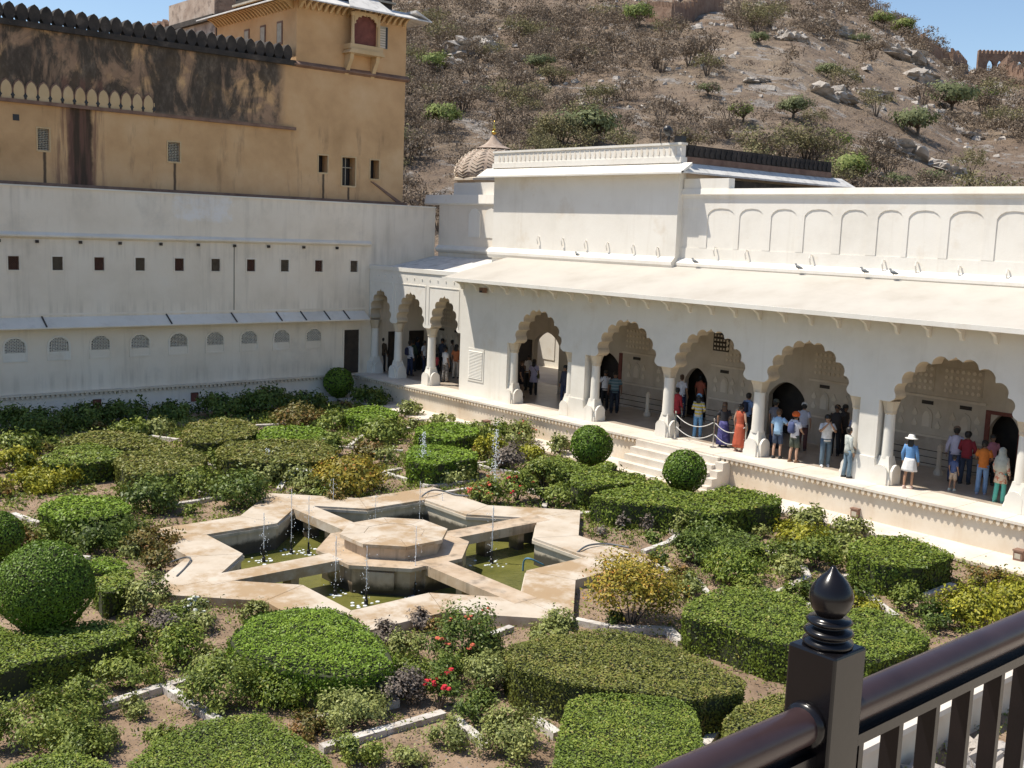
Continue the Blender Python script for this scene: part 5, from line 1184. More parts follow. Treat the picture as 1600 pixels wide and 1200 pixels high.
sh(345,735,60,34,L_MID,'green bush between olive hedges and left coping')
sh(520,790,40,25,L_RUST,'low reddish bush by the golden croton foot')
for a_ in ((560,1185,80,42,L_MID,'leafy seedlings on the soil left of the bottom centre'), (705,1165,65,48,L_PALE,'pale leafy plant on the soil right of the foreground kerb'), (480,1150,60,40,L_RUST,'brown leaved low plant inside the foreground kerb'), (255,1172,60,36,L_MID,'low green plant on the soil at the bottom left'), (330,1052,60,45,L_PALE,'pale bush squeezed between the domed mound and round dark bush'), (655,985,45,34,L_DRY,'twiggy dry plant against the front coping'), (1398,912,55,40,L_MID,'green plant behind the iron finial by the kerb'), (700,1060,60,50,L_MID,'green straggly bush right of the bare-stemmed bush'), (640,1070,70,50,L_MID,'green bush behind the foreground kerb and roses'), (745,1130,70,55,L_DARK,'dark bush right of the red rose plant'), (575,1085,80,45,L_PALE,'pale bush behind the foreground kerb'), (215,1010,60,45,L_MID,'small green bush at the end of the curved clipped arm'), (30,1080,70,35,L_MID,'green bush along the curved clipped arm at the left edge'), (160,1165,50,38,L_PALE,'pale seedlings in the left foreground bed'), (400,1150,50,32,L_DARK,'dark low plant behind the bottom left hedge')):
    sh(*a_)
HPOLY = [np.array(HP(p_, h_)) for p_, h_, _, _ in HED]
nf = 0
while nf < 84:
    q = np.array([random.uniform(7, 27.6), random.uniform(9, 43)])
    if inside(np.array(star(FA+1.55)), q[None])[0] or any(inside(p_, q[None])[0] or edist(p_, q[None])[0] < .55 for p_ in HPOLY): continue
    k = nf % 4; nf += 1; sz_ = random.uniform(.4, .8)
    shrub('wild_plant', ['low straggly green plant among the garden beds', 'low pale grey-green plant among the garden beds', 'low dark green plant among the garden beds', 'low twiggy brown plant among the garden beds'][k], q, sz_, sz_*random.uniform(.5, .8), [L_MID, L_PALE, L_DARK, L_RUST][k], group=['straggly green plants', 'pale grey-green plants', 'dark green plants', 'twiggy brown plants'][k], z0=.19, dense=.75, cat='plant')
# wild ground cover on the open soil
so_ = np.array(star(FA+1.24)); Q = rng.uniform([4, 8], [28, 44], (5200, 2)); Q = Q[~inside(so_, Q)]
PP, NN, TT, SS = [], [], [], []
for q in Q:
    s = random.choice((.1, .18, .3, .42))*random.uniform(.7, 1.2); m_ = int(12+60*s); P = rng.normal(0, .5, (m_, 3))*np.array([1, 1, .6])*s; P[:, 2] = np.abs(P[:, 2])+.02
    PP.append(P+np.array([q[0], q[1], .21])); NN.append(P+np.array([0, 0, .1])); TT.append(np.clip(rng.normal(random.uniform(.2, .9), .15, m_), 0, 1)); SS.append(np.full(m_, max(.05, .0032*math.hypot(*q))))
o = leaves('ground_weeds', np.concatenate(PP), np.concatenate(NN), np.concatenate(SS)*rng.uniform(.6, 1.3, sum(map(len, SS))), np.concatenate(TT), L_MID, None, .45, .8)
tag(kind(o, 'stuff'), 'scattered green weeds and seedlings on the soil between the beds', 'weeds')
Q = rng.uniform([4, 8], [28, 44], (26000, 2)); Q = Q[~inside(so_, Q)]
o = leaves('dry_leaf_litter', np.c_[Q, np.full(len(Q), .27)], np.tile([0, 0, 1.], (len(Q), 1)), rng.uniform(.03, .08, len(Q)), rng.random(len(Q)), L_DRY, None, .6, .4)
tag(kind(o, 'stuff'), 'dry fallen leaves littering the garden soil', 'leaf litter')

# ================================================================== people
SKINS = [flat('skin_light', (.50,.30,.20), .55), flat('skin_tan', (.36,.20,.12), .55), flat('skin_brown', (.20,.105,.06), .55)]
HAIRM = flat('black_hair', (.012,.010,.009), .5); HAIRB = flat('brown_hair', (.09,.045,.022), .5)
CM = {}
def cloth(col, pat=None):
    key = (col, pat)
    if key in CM: return CM[key]
    nm = 'cloth_%d' % len(CM)
    mt, t, b = newmat(nm); k = NT(t); c0 = tuple(col)
    if pat is None: c = k.ramp(k.noise(9, 4), [(.3, tuple(v*.85 for v in c0)), (.7, tuple(min(1, v*1.12) for v in c0))])
    elif pat[0] == 'stripe':
        z = k.xyz()[2]; c = k.mix(k.math('GREATER_THAN', k.math('FRACT', k.math('MULTIPLY', z, 8.)), .5), c0, pat[1])
    else: c = k.mix(k.ramp(k.noise(11, 3), [(.53, 0.), (.57, 1.)]), c0, pat[1])
    k.put(b.inputs['Base Color'], c); b.inputs['Roughness'].default_value = .85; k.bump(b, k.noise(12, 4), .4, .02); CM[key] = mt; return mt
PEND = []
def loft(b, rings, n=14):
    V = []; F = []
    for cx, cy, z, rx, ry in rings:
        for k in range(n):
            a = 2*math.pi*k/n; V.append((cx+rx*math.cos(a), cy+ry*math.sin(a), z))
    for j in range(len(rings)-1):
        for k in range(n): F.append((j*n+k, j*n+(k+1) % n, (j+1)*n+(k+1) % n, (j+1)*n+k))
    F.append(tuple(range(n))[::-1]); F.append(tuple((len(rings)-1)*n+k for k in range(n))); b.add(V, F)
ARM = {'down': ((.235,-.03,1.13),(.245,.05,.90)), 'fold': ((.25,.02,1.14),(.07,.23,1.20)), 'phone': ((.23,.16,1.18),(.07,.27,1.43)), 'hip': ((.33,-.08,1.14),(.20,.06,1.00)), 'front': ((.24,.03,1.13),(.13,.22,1.02)), 'wide': ((.36,.02,1.22),(.55,.08,1.20)), 'head': ((.33,.10,1.42),(.12,.10,1.62))}
def person(label, px, py, h=1.68, hd=90, top=(.5,.5,.5), bot='trousers', bcol=(.03,.04,.08), sleeve='short', arms=('down','down'), skin=1, hair='short', hairm=None, hat=None, bag=None, pat=None, bpat=None, stride=.03, shoe=(.05,.05,.05), scarf=None, build=1.):
    p = atz(px, py, ZF); t = thing('person', label, 'person', p, 'visitors in the arcade'); del WORLDLOC[t.name]
    t.rotation_euler.z = -R_(hd); s = h/1.70; t.scale = (s*build, s*build, s)
    sk = SKINS[skin]
    V = []; E = []; Rr = []
    def vtx(c, r): V.append(c); Rr.append(r); return len(V)-1
    def chain(i, seq):
        for c, r in seq: j = vtx(c, r); E.append((i, j)); i = j
        return i
    pe = vtx((0,0,.95), .115); ch = chain(pe, [((0,0,1.10), .10), ((0,.0,1.28), .115)]); nk = chain(ch, [((0,-.005,1.42), .07), ((0,0,1.49), .05)])
    hd_ = chain(nk, [((0,.015,1.56), .07), ((0,.01,1.63), .083), ((0,.0,1.685), .05)]); chain(hd_-1, [((0,.095,1.575), .014)])
    ears = [chain(hd_-1, [((sx*.088,-.005,1.60), .014)]) for sx in (-1, 1)]
    AR = {}
    for sx, ap in ((-1, arms[0]), (1, arms[1])):
        el, wr = ARM[ap]; el = Vector((sx*el[0], el[1], el[2])); wr = Vector((sx*wr[0], wr[1], wr[2])); sh_ = Vector((sx*.17, -.005, 1.40)); AR[sx] = (sh_, el, wr)
        w_ = chain(ch, [(tuple(sh_), .052), (tuple((sh_+el)/2), .046), (tuple(el), .038), (tuple((el+wr)/2), .035), (tuple(wr), .025)])
        d = (wr-el).normalized(); side = Vector((0,1,0)) if abs(d.y) < .7 else Vector((1,0,0)); side = (side-d*side.dot(d)).normalized()
        pm = chain(w_, [(tuple(wr+d*.05), .028)])
        for q, L in ((-.026,.068), (-.009,.082), (.009,.078), (.026,.060)):
            a0 = wr+d*.085+side*q; curl = Vector((-sx*.012, .0, -.004)); chain(pm, [(tuple(a0), .0095), (tuple(a0+d*L*.5+curl*.6), .0085), (tuple(a0+d*L+curl*2), .007)])
        chain(pm, [(tuple(wr+d*.055+side*.042), .010), (tuple(wr+d*.09+side*.055), .008)])
    LG = {}
    for sx in (-1, 1):
        hp = Vector((sx*.085, 0, .90)); kn = Vector((sx*.10, .02+sx*stride, .50)); an = Vector((sx*.105, sx*stride*1.6-.02, .085)); LG[sx] = (hp, kn, an)
        a = chain(pe, [(tuple(hp), .085), (tuple((hp+kn)/2), .072), (tuple(kn), .052), (tuple(kn*.6+an*.4+Vector((0,-.02,0))), .052), (tuple(an), .034)])
        chain(a, [(tuple(an+Vector((sx*.01,.06,-.045))), .034), (tuple(an+Vector((sx*.02,.15,-.058))), .026)])
    me = bpy.data.meshes.new('body'); me.from_pydata(V, E, [])
    o = bpy.data.objects.new('body', me); COL.objects.link(o); o.parent = t
    o.modifiers.new('skin', 'SKIN'); dta = me.skin_vertices[0].data
    for i, r in enumerate(Rr): dta[i].radius = (r, r)
    dta[0].use_root = True
    sb = o.modifiers.new('sub', 'SUBSURF'); sb.levels = 1; sb.render_levels = 1; PEND.append((o, sk))
    # face
    b = MB()
    for sx in (-1, 1): b.lathe([(.002,-.006), (.010,0), (.002,.006)], (sx*.032, .083, 1.605), 6)
    b.box(-.022, .078, 1.538, .022, .088, 1.545); b.build('face', HAIRM, t)
    # upper garment
    dress = bot in ('dress',)
    b = MB(); low = .80 if bot == 'tunic' else .86
    if bot == 'longtop': low = .62
    rings = [(0,-.003,low,.172,.125), (0,0,1.0,.158,.115), (0,0,1.10,.150,.110), (0,0,1.25,.175,.122), (0,-.005,1.36,.180,.112), (0,-.008,1.42,.135,.088), (0,-.005,1.465,.066,.062)]
    if bot == 'longtop': rings[0] = (0,0,low,.22,.16)
    loft(b, rings)
    for sx in (-1, 1):
        a, e, wv = AR[sx]; a = a-Vector((sx*.03,0,-.005))
        if sleeve == 'long': b.tube([a, (a+e)/2, e, (e+wv)/2, wv], [.074,.064,.056,.050,.042], 9)
        elif sleeve == 'short': b.tube([a, (a*.6+e*.4), (a*.25+e*.75)], [.074,.070,.066], 9)
        else: b.tube([a-Vector((sx*.03,0,0)), a+Vector((sx*.02,0,-.01))], [.07,.055], 9)
    b.build('dress' if dress else 'shirt', cloth(top, pat), t, True)
    # lower garment
    b = MB(); nm = 'trousers'
    if bot in ('trousers','shorts','tunic','longtop'):
        loft(b, [(0,0,.80,.168,.118), (0,0,.92,.166,.120), (0,0,1.0,.156,.113)])
        for sx in (-1, 1):
            a, kn, an = LG[sx]; a = a-Vector((sx*.0,0,.0))
            if bot == 'shorts': b.tube([a+Vector((0,0,.04)), (a+kn)/2, kn+Vector((0,0,.02))], [.094,.096,.090], 10); nm = 'shorts'
            else: b.tube([a+Vector((0,0,.04)), (a+kn)/2, kn, (kn+an)/2, an-Vector((0,0,.02))], [.094,.086,.072,.070,.066], 10)
    else:
        nm = 'skirt'; zl = {'skirt': .58, 'longskirt': .10, 'dress': .16}[bot]; rr = {'skirt': .25, 'longskirt': .27, 'dress': .25}[bot]; n = 28; V2 = []; F2 = []
        zs = np.linspace(1.0, zl, 7)
        for j, z in enumerate(zs):
            u = j/6; r0 = .155+(rr-.155)*u**.7
            for k in range(n): a = 2*math.pi*k/n; q = r0*(1+.07*u*math.sin(k*2*math.pi/4+j*.3)); V2.append((q*math.cos(a), q*.80*math.sin(a), float(z)))
        for j in range(6):
            for k in range(n): F2.append((j*n+k, j*n+(k+1) % n, (j+1)*n+(k+1) % n, (j+1)*n+k))
        F2.append(tuple(6*n+k for k in range(n))); F2.append(tuple(range(n))); b.add(V2, F2)
    b.build(nm, cloth(bcol if not dress else top, bpat if not dress else pat), t, True)
    for sx in (-1, 1):
        an = LG[sx][2]; b = MB(); loft(b, [(an.x, an.y+.04, 0, .046, .125), (an.x, an.y+.045, .04, .048, .125), (an.x, an.y+.01, .075, .042, .075), (an.x, an.y, .10, .038, .042)], 10); b.build('shoe', cloth(shoe), t, True)
    # hair and hats
    hm = hairm or HAIRM
    if hair:
        b = MB(); b.lathe([(.098, -.03), (.101, .01), (.096, .05), (.074, .085), (.04, .105), (.005, .11)], (0, -.014, 1.625), 14, 1, 1.06)
        b.lathe([(.05,-.09), (.085,-.06), (.095,0), (.06,.05)], (0, -.035, 1.605), 12, 1, .75)
        if hair == 'long': loft(b, [(0,-.075,1.30,.075,.03), (0,-.075,1.42,.095,.045), (0,-.06,1.52,.098,.055), (0,-.045,1.60,.095,.06)], 12)
        if hair == 'bun': b.lathe([(.01,-.05), (.045,-.02), (.045,.02), (.01,.05)], (0, -.12, 1.65), 10)
        b.build('hair', hm, t, True)
    if hat:
        ty, col = hat; b = MB()
        if ty == 'cap': b.lathe([(.106,-.01), (.108,.03), (.09,.085), (.05,.115), (.005,.12)], (0,-.005,1.63), 14); b.prism([(-.07,.07), (-.06,.15), (0,.19), (.06,.15), (.07,.07)], 'z', 1.625, 1.637)
        elif ty == 'brim': b.lathe([(.20,-.015), (.21,.0), (.13,.02), (.115,.03), (.108,.09), (.08,.125), (.005,.13)], (0,-.005,1.64), 18)
        else: b.lathe([(.115,-.05), (.135,.0), (.13,.05), (.09,.105), (.01,.13)], (0,-.01,1.635), 14)
        b.build('hat', cloth(col), t, True)
    if scarf:
        b = MB(); loft(b, [(0,-.03,.98,.20,.13), (0,-.02,1.2,.235,.155), (0,-.015,1.38,.225,.145), (0,-.02,1.47,.135,.115), (0,-.02,1.54,.112,.112), (0,-.02,1.64,.110,.115), (0,-.03,1.71,.07,.075), (0,-.03,1.735,.01,.01)], 16); b.build('headscarf', cloth(scarf), t, True)
    if bag:
        ty, col = bag; b = MB()
        if ty == 'pack': loft(b, [(0,-.19,1.02,.12,.06), (0,-.20,1.08,.14,.085), (0,-.20,1.30,.135,.08), (0,-.18,1.40,.10,.05)], 12); 
        else: loft(b, [(.24,-.06,.82,.03,.11), (.25,-.06,.86,.05,.14), (.25,-.06,1.0,.045,.13), (.24,-.06,1.04,.02,.1)], 12)
        for q in ((-1, 1) if ty == 'pack' else (1,)):
            b.tube([(.09*q,-.13,1.05), (.11*q,.06,1.15), (.115*q,.115,1.30), (.10*q,.04,1.44), (.09*q,-.11,1.38)] if ty == 'pack' else [(.25,-.06,1.03), (.12,.12,1.25), (-.07,.06,1.45), (.0,-.11,1.36), (.25,-.08,1.03)], .013, 5)
        b.build('bag', cloth(col), t, True)
    return t
JN = (.055,.085,.14); LJ = (.13,.22,.33); BK = (.015,.015,.018); WH = (.72,.72,.72); NV = (.02,.03,.075)
# corner arcade group
person('person in brown jacket at the left of the shaded corner arch', 597,580,1.72,60,(.07,.045,.025),bcol=BK,sleeve='long',skin=2)
person('person in black deep in the shaded corner arch', 612,572,1.70,100,(.02,.02,.025),bcol=BK,sleeve='long',skin=2)
person('person in dark grey behind the first narrow column', 622,568,1.66,120,(.05,.05,.055),bcol=BK,sleeve='long',skin=2,hair='long')
person('man in white shirt and dark waistcoat in the second narrow arch', 640,587,1.74,95,(.62,.62,.68),bcol=NV,sleeve='long',skin=2,bag=('pack',(.03,.03,.07)))
person('person in bright blue shirt at the back of the second narrow arch', 648,568,1.78,80,(.05,.16,.42),bcol=BK,skin=2)
person('person in dark navy between the white shirts in the second narrow arch', 652,578,1.7,110,(.02,.03,.06),bcol=BK,sleeve='long',skin=2)
person('person in pale shirt half behind the second narrow column', 662,584,1.68,150,(.60,.60,.62),bcol=NV,skin=2)
person('person in white T-shirt and patterned grey trousers in the third narrow arch', 695,597,1.70,95,(.76,.75,.74),bcol=(.30,.28,.26),bpat=('spot',(.12,.11,.10)),skin=1,arms=('fold','down'))
person('child in red beside the white T-shirt in the third narrow arch', 682,589,1.15,90,(.45,.05,.05),bcol=BK,skin=2)
person('woman in orange top and cream trousers at the right of the third narrow arch', 712,591,1.68,60,(.55,.18,.07),bcol=(.62,.52,.42),skin=1,hair='long')
person('person in dark red at the back of the third narrow arch', 700,574,1.7,200,(.25,.03,.03),bcol=BK,skin=2)
person('person in light blue at the back left of the third narrow arch', 686,570,1.72,230,(.35,.45,.6),bcol=BK,skin=2)
person('person in black at the back right of the third narrow arch', 714,572,1.68,180,(.03,.03,.03),bcol=BK,skin=2)
for px_, py_, hd_, cl_, lb_ in ((604,570,200,(.04,.03,.03),'person in dark clothes with back to the shaded corner'), (634,572,160,(.10,.03,.03),'person in maroon behind the white shirt and waistcoat'), (656,570,210,(.03,.03,.05),'person in near-black at the back of the second narrow arch'), (690,580,250,(.05,.06,.09),'person in slate blue behind the red-clad child'), (706,582,120,(.30,.26,.22),'person in beige beside the orange top'), (645,580,70,(.03,.05,.03),'person in dark green close behind the waistcoat'), (676,580,200,(.16,.13,.10),'person in brown behind the second narrow column')):
    person(lb_, px_, py_, random.uniform(1.6, 1.75), hd_, cl_, bcol=BK, sleeve='long', skin=2)
# bay 1
person('woman in long black top in the first wide arch', 814,620,1.62,140,(.02,.015,.02),bot='longtop',bcol=(.25,.16,.11),skin=1,hair='short',hairm=HAIRB,arms=('fold','down'))
person('woman in lavender tunic with olive shoulder bag in the first wide arch', 833,617,1.62,60,(.48,.44,.60),bot='longtop',bcol=BK,skin=2,hair='long',bag=('side',(.12,.11,.03)))
person('man in white shirt behind the lavender tunic', 825,610,1.66,250,(.68,.66,.66),bcol=BK,skin=2)
person('person in dark navy leaning at the right jamb of the first wide arch', 881,632,1.70,270,(.03,.035,.06),bcol=NV,sleeve='long',skin=2)
# bay 2
person('woman in white T-shirt and black leggings in the second wide arch', 944,640,1.66,235,(.72,.72,.75),bcol=BK,skin=2,hair='long',bag=('side',(.04,.03,.03)))
person('man in teal striped polo and dark jeans in the second wide arch', 959,645,1.70,230,(.08,.16,.20),pat=('stripe',(.20,.27,.30)),bcol=(.02,.03,.05),skin=2,build=1.12)
# bay 3
person('person in red kurta beside the column left in the third wide arch', 1056,668,1.55,90,(.38,.03,.04),bot='longtop',bcol=BK,sleeve='long',skin=2)
person('tall man in white shirt behind the red kurta', 1063,652,1.76,80,(.68,.68,.74),bcol=NV,skin=1,hairm=HAIRB)
person('man in rust-red shirt in the arched doorway', 1092,652,1.76,85,(.46,.12,.07),bcol=(.06,.05,.05),skin=2)
person('woman in yellow and grey top, blue jeans and light blue cap behind the rope', 1089,684,1.62,70,(.42,.43,.45),pat=('stripe',(.50,.38,.04)),bcol=(.15,.32,.52),sleeve='long',arms=('fold','front'),hat=('cap',(.20,.42,.62)),hair='long',shoe=(.6,.6,.6))
person('woman in black top and long navy skirt behind the rope', 1129,698,1.60,60,(.02,.02,.025),bot='longskirt',bcol=(.045,.045,.16),bpat=('spot',(.10,.09,.26)),hair='long',hairm=HAIRB,arms=('down','front'),skin=1)
person('woman in long rust-red sleeveless dress behind the rope', 1154,705,1.66,85,(.42,.085,.04),bot='dress',hair='bun',sleeve='none',skin=0,arms=('down','down'),shoe=(.4,.3,.25))
person('man in blue shirt with backpack behind the rust-red dress', 1166,686,1.72,95,(.22,.33,.55),bcol=BK,bag=('pack',(.02,.025,.05)),skin=1)
# bay 4
person('man in light blue T-shirt and navy shorts with arm around his companion', 1213,716,1.68,80,(.34,.52,.72),bot='shorts',bcol=(.05,.07,.12),arms=('down','wide'),skin=0,hairm=HAIRB)
person('man in white and navy T-shirt, olive shorts and orange cap', 1239,722,1.68,100,(.66,.66,.72),bot='shorts',bcol=(.085,.10,.075),arms=('wide','front'),skin=0,hat=('wrap',(.65,.12,.02)),bag=('pack',(.06,.08,.18)),shoe=(.25,.14,.08))
person('man in grey shirt and flat hat behind the light blue T-shirt', 1208,700,1.74,95,(.16,.16,.19),bcol=NV,hat=('cap',(.10,.11,.09)),skin=1)
person('person with white cap behind the orange cap', 1252,704,1.70,60,(.50,.52,.62),bcol=(.10,.04,.04),hat=('cap',(.65,.65,.65)),skin=1)
person('curly-haired man in white T-shirt and loose jeans hands to his face', 1288,729,1.72,225,(.72,.72,.72),bcol=(.10,.15,.20),arms=('phone','phone'),skin=1,shoe=(.7,.7,.7),build=1.08)
person('man in black behind the white T-shirt and loose jeans', 1303,712,1.78,250,(.03,.025,.025),bcol=BK,skin=2,arms=('head','down'),sleeve='long')
person('man in pale grey shirt and jeans at the right pier of the fourth wide arch', 1322,746,1.60,120,(.50,.52,.48),pat=('spot',(.36,.39,.37)),bcol=(.15,.22,.28),sleeve='long',skin=1,arms=('front','down'))
person('man in blue shirt half hidden behind the pier', 1333,722,1.74,200,(.20,.24,.36),bcol=BK,skin=2)
person('person in dark shirt in the shade behind the black-clad man', 1316,708,1.72,180,(.05,.04,.04),bcol=BK,skin=2,hair='long')
# bay 5
person('woman in white sun hat, denim jacket and white skirt at the fifth arch', 1418,763,1.62,80,(.12,.27,.52),bot='skirt',bcol=(.74,.72,.70),sleeve='long',hat=('brim',(.78,.76,.70)),hair='long',skin=1,shoe=(.62,.45,.38))
person('man in pale lilac shirt and cap in the fifth arch', 1488,752,1.74,60,(.46,.44,.56),bcol=(.06,.08,.16),sleeve='long',hat=('cap',(.20,.14,.10)),skin=2)
person('child in blue shorts and white socks in front of the lilac shirt', 1487,766,1.08,100,(.07,.10,.22),bot='shorts',bcol=(.50,.38,.28),skin=1,shoe=(.7,.7,.6))
person('person in dark red jumper and dark jeans in the fifth arch', 1506,756,1.66,85,(.24,.02,.03),bcol=(.025,.035,.06),sleeve='long',skin=2,build=1.08,arms=('front','front'))
person('person in orange top and light jeans in the fifth arch', 1532,772,1.64,75,(.52,.15,.02),bcol=(.18,.28,.44),skin=2,hair='bun',arms=('front','front'),shoe=(.3,.3,.4))
person('person in pink with dark hair behind the orange top', 1545,758,1.60,230,(.36,.14,.18),bcol=BK,skin=2)
person('woman in grey headscarf, floral tunic and turquoise trousers at the right', 1560,785,1.62,100,(.55,.47,.37),bot='longtop',pat=('spot',(.45,.16,.10)),bcol=(.10,.42,.36),sleeve='long',scarf=(.40,.41,.36),hair=None,skin=2,shoe=(.1,.3,.28))
dg = bpy.context.evaluated_depsgraph_get()
for o, sk in PEND:
    me = bpy.data.meshes.new_from_object(o.evaluated_get(dg)); o.modifiers.clear(); o.data = me; me.materials.clear(); me.materials.append(sk); me.shade_smooth()

# ================================================================== small things
ST = [atz(1054,686,ZF), atz(1114,699,ZF), atz(1163,707,ZF)]
for p, lb in zip(ST, ('steel barrier post beside the left column of the third arch', 'steel barrier post in the middle of the roped stretch', 'steel barrier post beside the right column of the third arch')):
    t = thing('barrier_post', lb, 'barrier post', p, 'roped steel barrier posts')
    MB().lathe([(.12,0), (.12,.015), (.03,.03)], p, 14).build('base', CHROME, t, .5); MB().lathe([(.028,.02), (.028,.98), (.045,1.0), (.045,1.03), (.02,1.05)], p, 12).build('pole', CHROME, t, .5)
for i in (0, 1):
    for j, z in enumerate((.92, .50)):
        a, c = ST[i], ST[i+1]; pts = [a+(c-a)*u+np.array([0, 0, z-.30*4*u*(1-u)]) for u in np.linspace(.03, .97, 14)]
        tag(MB().tube(pts, .016, 6).build('barrier_rope', ROPE, None, True), ('upper' if j == 0 else 'lower')+' sagging rope on the '+('left' if i == 0 else 'right')+' half of the steel barrier', 'rope', 'barrier ropes')
hr = thing('hall_railing', 'low stone bollards with three thin rails along the back of the hall', 'railing', (33.5, 24, ZF))
for y in (14.2, 17.4, 20.6, 25.6, 30.2, 33.6):
    MB().lathe([(.16,0), (.16,.10), (.09,.2), (.085,.75), (.11,.8), (.10,.92), (.03,1.0)], (33.5, y, ZF), 8).build('bollard', STONE, hr)
for z in (.3, .52, .74):
    for y0, y1 in ((14.2,17.4), (17.4,20.6), (25.6,30.2), (30.2,33.6)): MB().tube([(33.5, y0+.08, ZF+z), (33.5, y1-.08, ZF+z)], .013, 6).build('rail', IRON, hr)
for (x, y, lb) in ((760,667,'small brown block lamp on the walkway near the far hedges'), (938,729,'small brown block lamp on the walkway between topiary balls'), (1337,808,'small brown block lamp on the walkway right of the steps'), (1592,875,'small brown block lamp on the walkway at the right edge'), (884,702,'small brown block lamp behind the grey-green plant')):
    p = atz(x, y, .306); t = thing('walkway_lamp', lb, 'lamp', p, 'brown lamp blocks on the walkway')
    MB().box(p[0]-.12, p[1]-.12, .306, p[0]+.12, p[1]+.12, .56).build('housing', LAMPB, t); MB().box(p[0]-.14, p[1]-.14, .56, p[0]+.14, p[1]+.14, .60).build('cap', LAMPB, t); MB().box(p[0]-.125, p[1]-.08, .36, p[0]-.119, p[1]+.08, .50).build('lens', JALI, t)
p = (33.35, 29.7, 12.34); t = thing('roof_floodlight', 'black floodlight on a bracket at the corner of the roof block', 'floodlight', p)
MB().lathe([(.17,0), (.17,.3), (.12,.42), (.04,.46)], (0,0,0), 12).build('tmp', BLK, t); o = t.children[0]; o.name = 'housing'; o.matrix_parent_inverse = Matrix.Identity(4); o.location = (-.15, -.1, .42); o.rotation_euler = (R_(80), 0, R_(-60))
MB().tube([(33.35,29.7,12.33), (33.35,29.7,12.75)], .03, 6).build('bracket', BLK, t); MB().box(33.5, 29.2, 12.34, 33.8, 29.55, 12.62).build('ballast_box', BLK, t)
MB().tube([(33.2,30.0,12.33), (33.2,30.0,12.9)], .02, 6).build('mast', BLK, t)
p = atx(755,453,30.3); t = thing('eave_camera', 'small dark camera box under the eave above the louvred panel', 'camera', p)
MB().box(p[0]-.12, p[1]-.16, p[2]-.12, p[0]+.08, p[1]+.14, p[2]+.10).build('housing', LAMPB, t); MB().lathe([(.07,0), (.07,.06), (.05,.07)], (p[0]-.14, p[1], p[2]-.1), 10).build('lens', BLK, t); MB().box(p[0]+.06, p[1]-.03, p[2]-.03, 30.52, p[1]+.03, p[2]+.03).build('bracket', BLK, t)
for q in ((1252,425), (1355,430), (1400,434), (907,405), (1090,418)):
    p = atx(q[0], q[1], 33.35); t = thing('perched_pigeon', 'grey pigeon perched on the cornice at '+{1252:'the first third of the right wall',1355:'the middle of the right wall',1400:'the middle of the right wall, right one',907:'the middle of the roof block',1090:'the end of the roof block'}[q[0]], 'pigeon', (p[0]-.18, p[1], 7.68), 'pigeons on the cornice')
    V = [(0,0,.06),(0,.05,.09),(0,.10,.13),(0,.13,.17),(0,.165,.165),(0,-.07,.06),(0,-.16,.04)]; b = MB(); X0, Y0, Z0 = p[0]-.18, p[1], 7.68
    b.tube([(X0, Y0-.18, Z0+.05), (X0, Y0-.10, Z0+.06), (X0, Y0, Z0+.09), (X0, Y0+.07, Z0+.11), (X0, Y0+.10, Z0+.15), (X0, Y0+.12, Z0+.19), (X0, Y0+.15, Z0+.19), (X0, Y0+.19, Z0+.18)], [.015,.04,.065,.055,.035,.032,.025,.004], 8).build('body', HOSE, t, True)
    for s in (-1, 1): MB().tube([(X0+s*.02, Y0, Z0-.01), (X0+s*.02, Y0, Z0+.06)], .006, 5).build('leg', LAMPB, t)

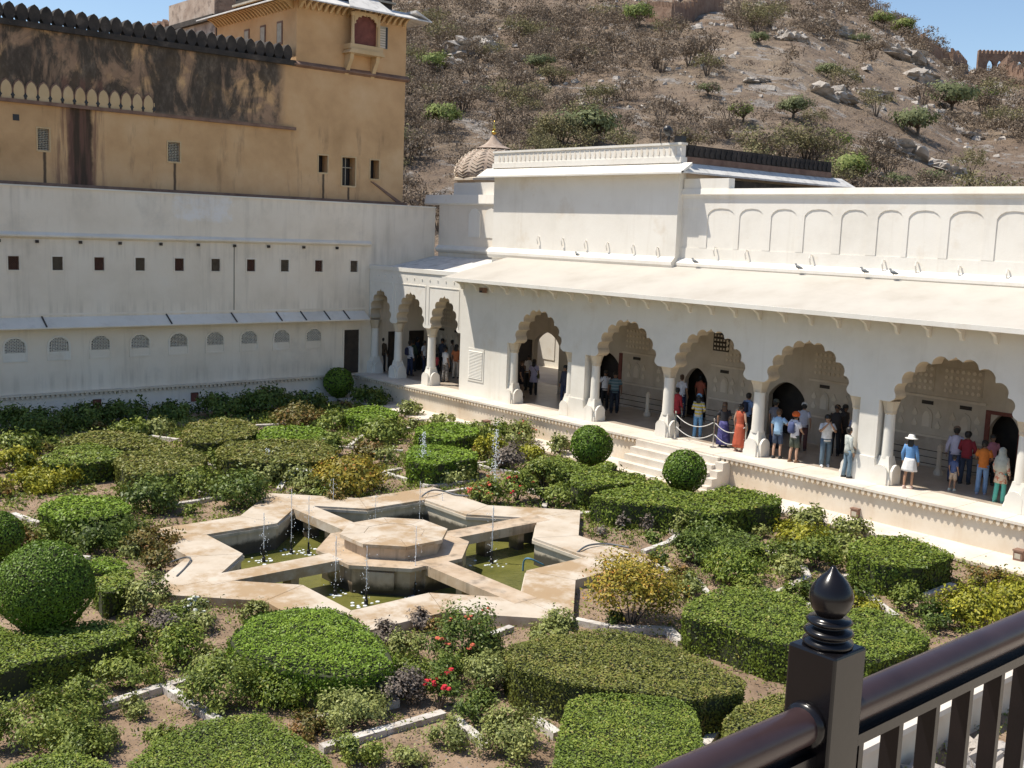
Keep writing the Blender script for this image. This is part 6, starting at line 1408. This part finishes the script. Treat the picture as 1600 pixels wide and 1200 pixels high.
# ================================================================== iron railing in the foreground
rl = thing('iron_railing', 'dark iron balcony railing with onion-topped post in the right foreground', 'railing', (1.45, .87, 7.0))
c0 = aty(1306, 1030, .83); X0, Y0, Zt = c0[0], .83, c0[2]; sz = .082; xc, yc = X0+sz/2, Y0+sz/2; zr = 7.894
pb = MB().box(X0, Y0, 6.95, X0+sz, Y0+sz, Zt).build('post', IRON, rl)
bv = pb.modifiers.new('b', 'BEVEL'); bv.width = .004; bv.segments = 2
prof = [(.038,0), (.040,.006), (.040,.014), (.030,.020), (.028,.026), (.036,.032), (.040,.040), (.036,.048), (.026,.054), (.024,.060), (.034,.066), (.037,.072), (.033,.079), (.020,.084), (.022,.090), (.030,.108), (.0345,.130), (.035,.146), (.032,.166), (.025,.186), (.017,.202), (.009,.214), (.005,.225), (.001,.232)]
ztop = aty(1298, 885, yc)[2]; kz = (ztop-Zt)/.232
MB().lathe([(r*.93, z*kz) for r, z in prof], (xc, yc, Zt), 28).build('finial', IRON, rl, True)
for x0, x1 in ((.2, X0+.01), (X0+sz-.01, 3.6)):
    hrl = MB().tube([(x0, yc, zr), (x1, yc, zr)], .0285, 20).build('handrail', RAILM, rl, .9)
    bar = MB().box(x0, yc-.022, zr-.058, x1, yc+.022, zr-.040).box(x0, yc-.008, zr-.042, x1, yc+.008, zr-.026).build('under_bar', IRON, rl)
    MB().box(x0, yc-.02, 7.08, x1, yc+.02, 7.10).build('bottom_bar', IRON, rl)
MB().tube([(X0-.012, yc, zr), (X0+.004, yc, zr)], [.033, .037], 20).build('weld_collar', IRON, rl, True)
x = X0+sz+.045
while x < 3.5: MB().box(x, yc-.016, 7.10, x+.013, yc+.016, zr-.056).build('baluster', IRON, rl); x += .118
x = X0-.06
while x > .25: MB().box(x, yc-.016, 7.10, x+.013, yc+.016, zr-.056).build('baluster', IRON, rl); x -= .118
tf = kind(MB().box(-3, -4, 6.6, 5, yc+.06, 6.95).build('terrace_floor', STONE), 'structure')
# near boundary wall of the garden seen between the balusters
a = atz(1400, 1115, .9); nb = thing('near_parapet_wall', 'low cream wall with rubble ground behind it, seen between the railing bars', 'wall', (a[0]+6, a[1], 0))
MB().box(a[0]-2.0, a[1]-.45, -.1, 40, a[1], .9).build('wall', STONE, nb); MB().box(a[0]-2.1, a[1]-.52, .9, 40, a[1]+.06, 1.0).build('coping', PAVE, nb)
bed = [(random.uniform(a[0]-2, 27), random.uniform(a[1]-3.2, a[1]-.6)) for _ in range(160)]
for x, y in bed:
    o = bpy.data.objects.new('rubble_stone', RM[random.randint(0, 4)]); COL.objects.link(o); o.parent = nb; o.matrix_parent_inverse = WORLDLOC[nb.name]; s = random.uniform(.12, .32); o.location = (x, y, random.uniform(0, .3)); o.scale = (s*1.3, s, s*.7); o.rotation_euler = (random.random(), random.random(), random.random()*6)
